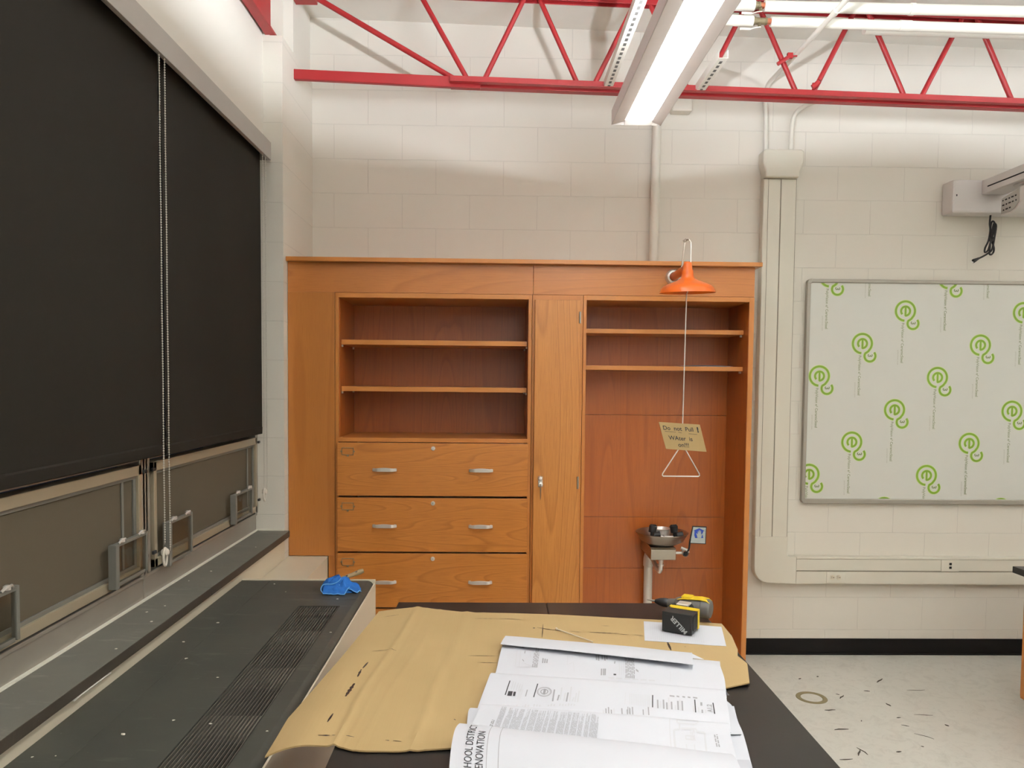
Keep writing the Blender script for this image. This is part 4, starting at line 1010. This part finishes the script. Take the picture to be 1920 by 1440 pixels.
# sheet 4: columns of notes and a building outline
def m4(x, y):
    u = (x-lerp(903, 880, (y-1320)/40))/(lerp(1366, 1374, (y-1356)/40)-lerp(903, 880, (y-1320)/40))
    return u, .36+.56*((y-1320-36*u)/(38+20*u))
bl = [(435, 520), (545, 635), (650, 800), (820, 885), (905, 1000), (1015, 1120), (1135, 1190), (1210, 1310), (1335, 1440), (1455, 1510), (1530, 1620), (1635, 1700), (1730, 1790), (1805, 1925)]
for k, (a, b) in enumerate(bl):
    ua = (a/7.385-14)/500; ub = (b/7.385-14)/500
    textcol(inkg, S4, ua, ub, .43+.01*(k % 3), .93-.006*(k % 4), max(3, int((b-a)/9)), .42, (.05, .22), k)
textcol(inkg, S4, .070, .084, .66, .93, 2, .7, (.03, .08))
def pl4(pts, w):
    for (x0, y0), (x1, y1) in zip(pts, pts[1:]):
        a = m4(1120+x0/6.4, 1220+y0/6.4); b = m4(1120+x1/6.4, 1220+y1/6.4)
        quad(inkl, S4, a, b, w*(1.6 if abs(y1-y0) < abs(x1-x0) else 1)*(1 if abs(x1-x0) < abs(y1-y0) else 3.0), horizontal=abs(x1-x0) > abs(y1-y0), n=6)
pl4([(865, 840), (865, 1160)], .004); pl4([(915, 975), (915, 1155)], .008); pl4([(955, 855), (955, 905), (1150, 920), (1205, 905), (1205, 862), (955, 855)], .006)
pl4([(985, 915), (985, 970), (915, 975)], .007); pl4([(1005, 960), (1190, 968), (1195, 995), (1290, 1008), (1290, 1195)], .007); pl4([(1055, 1030), (1055, 1060), (1152, 1070), (1152, 1036), (1055, 1030)], .004); pl4([(1055, 1105), (1055, 1185)], .003); pl4([(1152, 1110), (1152, 1190)], .003)
textcol(inkg, S4, .935, .952, .62, .80, 2, .6, (.03, .06)); textcol(inkl, S4, .845, .865, .55, .74, 3, .6)
# sheet 3: title blocks, seal, schedules
def m3(x, y):
    k = (y-1262)/60; xl = 920-24*k; xr = 1361+6*k; u = (x-xl)/(xr-xl)
    return u, .333+.50*((y-1262-31*u)/(58+5*u))
def bar3(mb, x0, y0, x1, y1, w): quad(mb, S3, m3(x0, y0), m3(x1, y1), w)
bar3(inkd, 956, 1281, 948, 1303, .0045); bar3(inkd, 1009, 1287, 1002, 1307.5, .0045); bar3(inkd, 1227, 1309, 1226, 1327.5, .0045); bar3(inkd, 1306, 1316, 1306.5, 1336, .0045); bar3(inkd, 1340, 1321, 1342, 1338.5, .0045)
bar3(inkd, 958, 1298, 956, 1304.5, .019); bar3(inkd, 966, 1299, 964.5, 1305, .010)
for x in (961, 965, 970, 974, 978): bar3(inkl, x+2, 1282+.4*(x-961), x-2, 1296+.2*(x-961), .0045)
textcol(inkl, S3, .148, .165, .56, .70, 3); textcol(inkg, S3, .178, .186, .58, .66, 1)
for (x, a, b) in ((1041, 1297, 1314), (1050, 1305, 1313), (1055, 1294, 1312), (1062, 1302, 1314), (1067, 1302, 1315), (1073, 1293, 1315), (1078, 1309, 1315), (1083, 1303, 1316), (1088, 1300, 1316)): bar3(inkg if x in (1050, 1067, 1041) else inkl, x, a, x-3, b, .006)
cu, cs = m3(1021.8, 1300)
for rr, w in ((.0150, .0016), (.0128, .0006), (.0075, .0022)):
    prev = None
    for k in range(37):
        t = 2*math.pi*k/36
        f = lambda r: S3(cu+r*math.cos(t)/.515, cs+r*math.sin(t)/.27, .0008)
        q = [inkg.b.verts.new(f(rr-w/2)), inkg.b.verts.new(f(rr+w/2))]
        if prev: inkg._f([prev[0], q[0], q[1], prev[1]])
        prev = q
bar3(inkg, 1023, 1296, 1021, 1304, .010)
for k in range(12): bar3(inkl, 1184+3.3*k, 1305.5+.35*k, 1183+3.3*k, 1322+.45*k, .0026)
bar3(inkl, 1176, 1304, 1174, 1322, .002); textcol(inkg, S3, .60, .612, .70, .79, 2, .5)
for (x, a, b, n) in ((1236, 1316, 1329, 2), (1241, 1318, 1329, 1), (1247, 1316, 1330, 2), (1253, 1320, 1331, 2), (1257, 1313, 1331, 1), (1262, 1319, 1331, 2), (1269, 1324, 1332, 1), (1274, 1318, 1332, 2), (1278, 1316, 1333, 1), (1282, 1318, 1333, 2), (1303, 1325, 1335, 1), (1312, 1327, 1336, 1), (1319, 1331, 1337, 2), (1325, 1331, 1337, 1)): bar3(inkg if n == 2 else inkl, x, a, x, b, .0062)
for (a, b) in ((1259, 1268), (1272, 1277), (1283, 1288), (1293, 1298), (1303, 1311)): quad(inkg, S3, m3(a, 1310+(a-1259)*.06), m3(b, 1310.5+(b-1259)*.06), .018, horizontal=True)
bar3(inkg, 1318, 1320, 1318, 1325, .008)
au, as_ = m3(1337, 1324)
add_text(inkg, 'A1.2', .0135, lambda x, y: S3(au-y/.50, as_+.09-x/.27, .0008), bold=.0004)
for k in range(24):
    x = 955+k*5.4
    if k in (4, 8, 12, 13, 17): continue
    bar3(inkl, x, 1316.5+.05*k+(k % 3)*.8, x-1, 1320+.06*k, .006)
for k in range(18):
    x = 1133+k*5
    if k in (5, 6, 8, 12, 13, 14): continue
    bar3(inkg if k % 4 else inkl, x, 1329-(k % 3)*2+.1*k, x, 1335+.3*k, .005)
# sheet 2: faint plan drawing with dense notes
def m2(x, y):
    k = (y-1213)/48; xl = 942-13*k; xr = 1350+11*k; u = (x-xl)/(xr-xl)
    return u, .36+.44*((y-1213-33*u)/(48-2*u))
def bar2(mb, x0, y0, x1, y1, w, h=False): quad(mb, S2, m2(x0, y0), m2(x1, y1), w, horizontal=h)
for x in (968, 975.5): bar2(inkl, x+2, 1224, x-2, 1254, .002)
bar2(inkl, 968, 1254, 995, 1255, .008, True); bar2(inkl, 984, 1249, 998, 1254, .008, True); bar2(inkl, 994, 1223, 996, 1240, .002); bar2(inkg, 985.5, 1228, 984.5, 1233, .004); bar2(inkg, 980, 1243, 983, 1246, .012, True)
u0, _ = m2(1001, 1240); u1, _ = m2(1012, 1240); textcol(inkg, S2, u0, u1, .38, .70, 5, .6, (.02, .07))
for x in (1019, 1023, 1027): bar2(inkg, x+1, 1241+.2*(x-1019), x, 1249, .006)
bar2(inkg, 1016, 1222, 1021, 1222.5, .02, True); bar2(inkg, 1023, 1224.5, 1031, 1225, .02, True); bar2(inkg, 979, 1219.5, 984, 1220.5, .03, True); bar2(inkg, 967, 1219, 969, 1221, .01)
bar2(inkl, 1060, 1229, 1090, 1232, .006, True); bar2(inkl, 1068, 1236, 1066, 1252, .002); bar2(inkl, 1068, 1251, 1078, 1247, .006, True); bar2(inkl, 1078, 1248, 1080, 1262, .002); bar2(inkl, 1090, 1232, 1091, 1243, .002)
u0, _ = m2(1177, 1252); u1, _ = m2(1195, 1252); textcol(inkg, S2, u0, u1, .42, .74, 8, .6, (.02, .07))
for x in (1123, 1127, 1134, 1139, 1143): bar2(inkg, x, 1235, x, 1243+(x % 3), .006)
for x in (1132, 1136, 1139): bar2(inkg, x, 1258, x, 1268, .006)
bar2(inkd, 1155, 1267, 1160, 1267.3, .02, True); bar2(inkg, 1158, 1246, 1157, 1250, .005); bar2(inkg, 1197, 1260, 1202, 1263, .03, True)
for x in (1166, 1170, 1174): bar2(inkl, x, 1243, x, 1268, .002)
bar2(inkl, 1250, 1262, 1262, 1258, .006, True); bar2(inkl, 1262, 1262, 1263, 1278, .002); bar2(inkl, 1260, 1248, 1268, 1250, .005, True)
for k in range(6): bar2(inkl, 1145+k*15.5, 1272+k*.9, 1156+k*15.5, 1272.5+k*.9, .018, True)
# cover sheet lettering, running away from the viewer
L5 = [0]; pv = S5(.06, 0)
for i in range(1, 181):
    q = S5(.06, i/180); L5.append(L5[-1]+(q-pv).length); pv = q
def s_at(d):
    for i in range(180):
        if L5[i+1] >= d: return (i+(d-L5[i])/(L5[i+1]-L5[i]))/180
    return 1
def cover(u0, dend, total): return lambda x, y: S5(u0-y/.495, s_at(dend+total-x), .0008)
for body, size, u0, dend in (('SCHOOL DISTRICT', .0200, .078, .066), ('RENOVATION', .0200, .118, .098)):
    vs, _ = text_faces(body, size); tot = max(v.x for v in vs)
    add_text(inkd, body, size, cover(u0, dend, tot))
for uu in (.130, .172): quad(inkg, S5, (uu, .26), (uu, .95), .0022, n=20)
plabel(inkd.build('black_print', M['ink'], ds, norm=False), 'bold black lines and title lettering')
plabel(inkg.build('grey_print', M['ink_grey'], ds, norm=False), 'columns of small grey notes')
plabel(inkl.build('pale_print', M['ink_light'], ds, norm=False), 'faint plan lines')
# swab-like stick
st = thing('thin_stick', (.22, 2.11, .938), 'thin pale stick with a round head lying on the cardboard', 'stick')
mb = MB(); a = on_card(.177, 2.168, .0045); b = on_card(.268, 2.058, .0045); mb.tube([a, b], .0017, 8); mb.sphere(tuple(a), .0042, 12, 8); mb.build('stick_body', M['cream'], st, smooth=True)

# ------------------------------------------------------------------ cordless drill
DO = Vector((.515, 2.132, .9400)); DM = Matrix.Rotation(R(-30), 3, 'Z')
dl = thing('cordless_drill', tuple(DO), 'yellow and black cordless drill lying on its side on a printed sheet', 'drill')
def dbuild(mb, name, mats, parent=dl, **k):
    for v in mb.b.verts: v.co = DM @ v.co+DO
    return mb.build(name, mats, parent, **k)
mb = MB(); mb.box(-.043, .043, 0, .058, .001, .057)
for k in range(5): mb.box(.043, .0455, .010+.009*k, .015+.009*k, .010, .051); mb.box(-.0455, -.043, .010+.009*k, .015+.009*k, .010, .051)
mb.box(-.036, .036, -.0015, 0, .008, .050)
bt = dbuild(mb, 'battery', M['blackplastic'], bevel=.003)
mb = MB(); dx, dz = -math.sin(R(48)), math.cos(R(48)); ux, uz = -dz, dx
add_text(mb, 'MILLER', .0185, lambda x, y: (.032+x*dx+y*ux, -.0021, .009+x*dz+y*uz), bold=.0006, spacing=1.02)
dbuild(mb, 'lettering', simple('silver_marker', (170, 172, 172), .5), bt, norm=False); 
mb = MB(); mb.box(-.040, .0455, .058, .072, .002, .0585); mb.box(-.034, .0455, .046, .058, .0572, .0592)
plabel(dbuild(mb, 'battery_shoe', M['yellow'], bevel=.003), 'yellow foot plate')
mb = MB(); mb.tube([(.004, .075, .034), (.002, .10, .034), (-.004, .125, .034), (-.008, .145, .034)], [.021, .018, .0185, .022], 14)
plabel(dbuild(mb, 'handle', M['blackplastic'], smooth=True), 'black rubber grip')
mb = MB(); mb.tube([(-.016, .098, .034), (-.028, .112, .034), (-.026, .128, .034)], .008, 10); plabel(dbuild(mb, 'trigger', M['black'], smooth=True), 'black trigger')
mb = MB(); mb.tube([(-.052, .158, .036), (-.050, .158, .036), (-.044, .158, .036), (-.02, .158, .036), (.025, .158, .036), (.030, .158, .036)], [.016, .020, .023, .026, .0275, .026], 20)
mb.tube([(-.075, .158, .036), (-.052, .158, .036)], [.013, .0165], 18)
plabel(dbuild(mb, 'gear_housing', M['greyplastic'], smooth=True), 'grey gear housing')
mb = MB(); mb.tube([(.027, .158, .036), (.030, .158, .036), (.050, .158, .036), (.056, .158, .036), (.059, .158, .036)], [.026, .0295, .029, .025, .017], 20); dbuild(mb, 'motor_cap', M['greyplastic'], smooth=True)
mb = MB(); mb.prism([(-.045, .055), (-.020, .0625), (.025, .0665), (.045, .0645), (.056, .057), (.045, .061), (.025, .063), (-.02, .0585)], 'y', .140, .176); mb.box(-.030, .000, .142, .174, .061, .0675)
plabel(dbuild(mb, 'shell', M['yellow'], bevel=.0015), 'yellow upper shell')
mb = MB(); mb.lathe([(.0115, 0), (.0135, .003), (.0135, .016), (.0115, .026), (.0075, .038), (.005, .043)], (-.073, .158, .036), Matrix.Rotation(R(-90), 3, 'Y'), 18, (False, True)); dbuild(mb, 'chuck', M['black'], smooth=True)
mb = MB(); mb.tube([(-.116, .158, .036), (-.130, .158, .036), (-.131, .158, .036), (-.142, .158, .036)], [.0032, .0032, .002, .001], 8); dbuild(mb, 'driver_bit', M['steel'], smooth=True)
mb = MB(); mb.box(-.030, .006, .090, .128, .052, .058); plabel(dbuild(mb, 'belt_hook', M['chrome'], bevel=.002), 'chrome belt hook')

# ------------------------------------------------------------------ rag and putty knife on the ventilator
rg = thing('cleaning_rag', (-.62, 3.13, .784), 'crumpled blue microfibre rag on the far corner of the slate heater top', 'rag')
def ragh(x, y):
    d = (x/.075)**2+(y/.058)**2
    h = .056*math.sqrt(max(0, 1-d))
    r_ = 1-abs(noise.noise(Vector((x*22+3, y*22, 1.7)))*2)
    return max(.002, h*(.55+.62*r_)+.008*noise.noise(Vector((x*55, y*55, 4)))*(1 if d < 1 else .2))
mb = MB()
cx, cy = -.638, 3.125; rings = 14; seg = 40; V_ = []
for i in range(rings+1):
    row = []
    for k in range(seg):
        t = 2*math.pi*k/seg; rr = (i/rings)**.8; wob = 1+.10*math.sin(3*t+.6)+.06*math.sin(7*t)
        x = .078*rr*math.cos(t)*wob; y = .060*rr*math.sin(t)*wob
        z = ragh(x/wob, y/wob) if i < rings else .0005
        if i >= rings-1: z = min(z, .014 if i < rings else .0005)
        row.append(mb.b.verts.new((cx+x, cy+y, .7842+z)))
    V_.append(row)
for A, B in zip(V_, V_[1:]):
    for k in range(seg): mb._f([A[k], B[k], B[(k+1) % seg], A[(k+1) % seg]])
mb._f(V_[0]); mb._f(V_[-1][::-1])
bmesh.ops.remove_doubles(mb.b, verts=mb.b.verts, dist=1e-5)
mb.build('rag_body', M['blue'], rg, smooth=True, angle=70)
def flap(P4, lift, name='fold'):
    A, B, C_, D = [Vector(p) for p in P4]
    def f(u, v):
        p = A.lerp(B, u).lerp(D.lerp(C_, u), v); p.z += lift*math.sin(math.pi*v)*(1-.6*u)+.004*noise.noise(Vector((u*5, v*6, 2))); return p
    MB().grid(f, 14, 10, .003).build(name, M['blue'], rg, smooth=True)
    mb = MB(); mb.tube([f(t/16, 0) for t in range(17)], .0019, 7); mb.tube([f(1, t/10) for t in range(11)], .0019, 7)
    mb.build('hem', M['blue_hem'], rg, smooth=True)
flap([(-.640, 3.095, .818), (-.556, 3.075, .789), (-.545, 3.10, .788), (-.62, 3.16, .832)], .010)
flap([(-.690, 3.055, .790), (-.602, 3.050, .788), (-.590, 3.085, .808), (-.69, 3.10, .820)], .008)
mb = MB(); mb.tube(smooth_path([(-.688, 3.060, .789), (-.700, 3.066, .803), (-.690, 3.070, .822), (-.655, 3.072, .824), (-.632, 3.075, .834), (-.622, 3.08, .846)]), .0020, 7); mb.build('hem', M['blue_hem'], rg, smooth=True)
kn = thing('putty_knife', (-.60, 3.2, .82), 'worn wooden knife handle sticking out from under the blue rag', 'tool')
mb = MB(); mb.tube([(-.655, 3.175, .808), (-.635, 3.19, .8175), (-.60, 3.205, .828), (-.568, 3.22, .838), (-.556, 3.224, .8415)], [.006, .0095, .0088, .0112, .0085], 12); mb.build('handle', M['handlewood'], kn, smooth=True)
mb = MB(); mb.tube([(-.622, 3.188, .829), (-.617, 3.186, .8305)], .003, 8); mb.tube([(-.585, 3.203, .8425), (-.580, 3.201, .844)], .003, 8); mb.build('rivet', M['steel'], kn, smooth=True)

# crumbs on ventilator and sill
random.seed(11)
for k, (x, y, z) in enumerate([(-.898, 1.842, .7835), (-1.05, 1.73, .7835), (-1.0, 1.735, .7835), (-.81, 1.92, .7835), (-.80, 2.2, .7835), (-.71, 1.90, .7835), (-.95, 2.35, .7835), (-.98, 2.7, .7835), (-.62, 3.0, .7835), (-.93, 3.22, .7835), (-.85, 3.1, .7835), (-.56, 2.6, .7835), (-.557, 1.86, .7835), (-1.02, 2.5, .7835), (-1.16, 2.55, .867), (-1.13, 2.62, .867), (-1.10, 2.45, .867), (-1.15, 3.1, .867), (-1.18, 2.95, .867), (-1.09, 2.2, .867), (-1.11, 3.55, .867)]):
    mb = MB(); s = random.uniform(.002, .0045)*(1.7 if k == 0 else 1)
    bmesh.ops.create_icosphere(mb.b, subdivisions=1, radius=s)
    for v in mb.b.verts: v.co = Vector((v.co.x*random.uniform(.6, 1.8), v.co.y*random.uniform(.6, 1.8), max(-.0002, v.co.z*.5)))+Vector((x, y, z+.0003))
    o = mb.build('plaster_crumb', M['chip'], None, origin=(x, y, z))
    up = z > .8
    tag(o, 'tiny white plaster crumb on the slate window sill' if up else 'tiny white plaster crumb on the slate heater top', 'crumb', 'plaster crumbs on the sill' if up else 'plaster crumbs on the heater top')
# scraps on the floor
random.seed(5)
scr = [(1.708, 4.183, .02, 30), (1.821, 4.215, .012, 10), (2.145, 4.160, .075, 40), (2.003, 4.014, .03, 160), (1.832, 3.937, .055, 45), (1.825, 3.97, .02, 150), (2.277, 4.023, .10, 2), (1.70, 3.775, .055, 2), (2.145, 3.72, .09, 178), (1.80, 3.652, .012, 60), (1.989, 3.60, .035, 150), (2.004, 3.688, .022, 8), (2.195, 3.603, .02, 120), (1.635, 3.33, .060, 60), (1.66, 3.345, .07, 105), (1.82, 3.338, .025, 8), (1.955, 3.388, .012, 150), (2.02, 3.49, .085, 140), (1.66, 3.56, .07, 6), (1.55, 3.27, .06, 3), (2.03, 3.84, .035, 100), (1.48, 3.60, .012, 10)]
for k, (x, y, L, ang) in enumerate(scr):
    mb = MB(); a = R(ang); d = Vector((math.cos(a), math.sin(a), 0)); nn = Vector((-d.y, d.x, 0)); w = random.uniform(.0025, .0045) if L < .08 else .0018
    pts = [Vector((x, y, .0022))+d*(t-.5)*L+nn*random.uniform(-.05, .05)*L for t in (0, .35, .7, 1)]
    mb.tube(pts, [w*.5, w, w*.8, w*.4], 6)
    for v in mb.b.verts: v.co.z = max(.0004, .0004+(v.co.z-.0004)*.6)
    o = mb.build('floor_scrap', M['twig'], None, origin=(x, y, 0)); tag(o, 'thin dark scrap lying on the pale vinyl floor', 'scrap', 'dark scraps scattered on the floor')
mb = MB(); mb.lathe([(.054, .0004), (.056, .0022), (.077, .0022), (.079, .0004)], (1.668, 3.928, 0), n=48)
o = mb.build('floor_ring', M['brass'], None, smooth=True, origin=(1.668, 3.928, 0)); tag(o, 'round dull brass ring on the vinyl floor near the bench', 'ring')

# low desk at the right edge
dk = thing('low_desk', (3.2, 3.3, 0), 'low oak desk with black top cut by the right picture edge', 'desk')
box('desktop', M['epoxy'], 2.643, 3.9, 2.7, 3.832, .694, .727, dk, .002)
box('carcass', M['oak_v'], 2.688, 3.85, 2.75, 3.80, .055, .693, dk, .002)
box('plinth', M['black'], 2.72, 3.80, 2.80, 3.77, 0, .055, dk)
box('end_panel', M['oak_v2'], 2.680, 2.688, 2.76, 3.79, .07, .685, dk, .001)

# ------------------------------------------------------------------ camera, world, view
yaw, pit, rol, shift, f = R(-1.16272748), R(2.74889377), R(.548116), 62.6179, 1440.
ca, sa, cb_, sb, cc, sc_ = math.cos(yaw), math.sin(yaw), math.cos(pit), math.sin(pit), math.cos(rol), math.sin(rol)
Ry = Matrix(((ca, 0, sa), (0, 1, 0), (-sa, 0, ca))); Rx = Matrix(((1, 0, 0), (0, cb_, -sb), (0, sb, cb_))); Rz = Matrix(((cc, -sc_, 0), (sc_, cc, 0), (0, 0, 1)))
RR = Rz @ Rx @ Ry
def w_(r): return Vector((r[0], r[2], -r[1]))
right, down, fwd = w_(RR[0]), w_(RR[1]), w_(RR[2])
cam = bpy.data.objects.new('camera', bpy.data.cameras.new('camera')); C.objects.link(cam)
mw = Matrix.Identity(4)
for i, v in enumerate((right, -down, -fwd)):
    for j in range(3): mw[j][i] = v[j]
mw.translation = Vector((0, 0, 1.65)); cam.matrix_world = mw
cam.data.sensor_fit = 'HORIZONTAL'; cam.data.sensor_width = 36; cam.data.lens = 36*f/1920; cam.data.shift_y = shift/1920; cam.data.clip_start = .02
SC.camera = cam
w = bpy.data.worlds.new('night'); w.use_nodes = True; w.node_tree.nodes['Background'].inputs[0].default_value = (.02, .025, .035, 1); w.node_tree.nodes['Background'].inputs[1].default_value = .3
SC.world = w
vs_ = SC.view_settings; vs_.view_transform = 'Standard'; vs_.look = 'None'; vs_.gamma = 1; vs_.exposure = -.12; vs_.use_curve_mapping = False
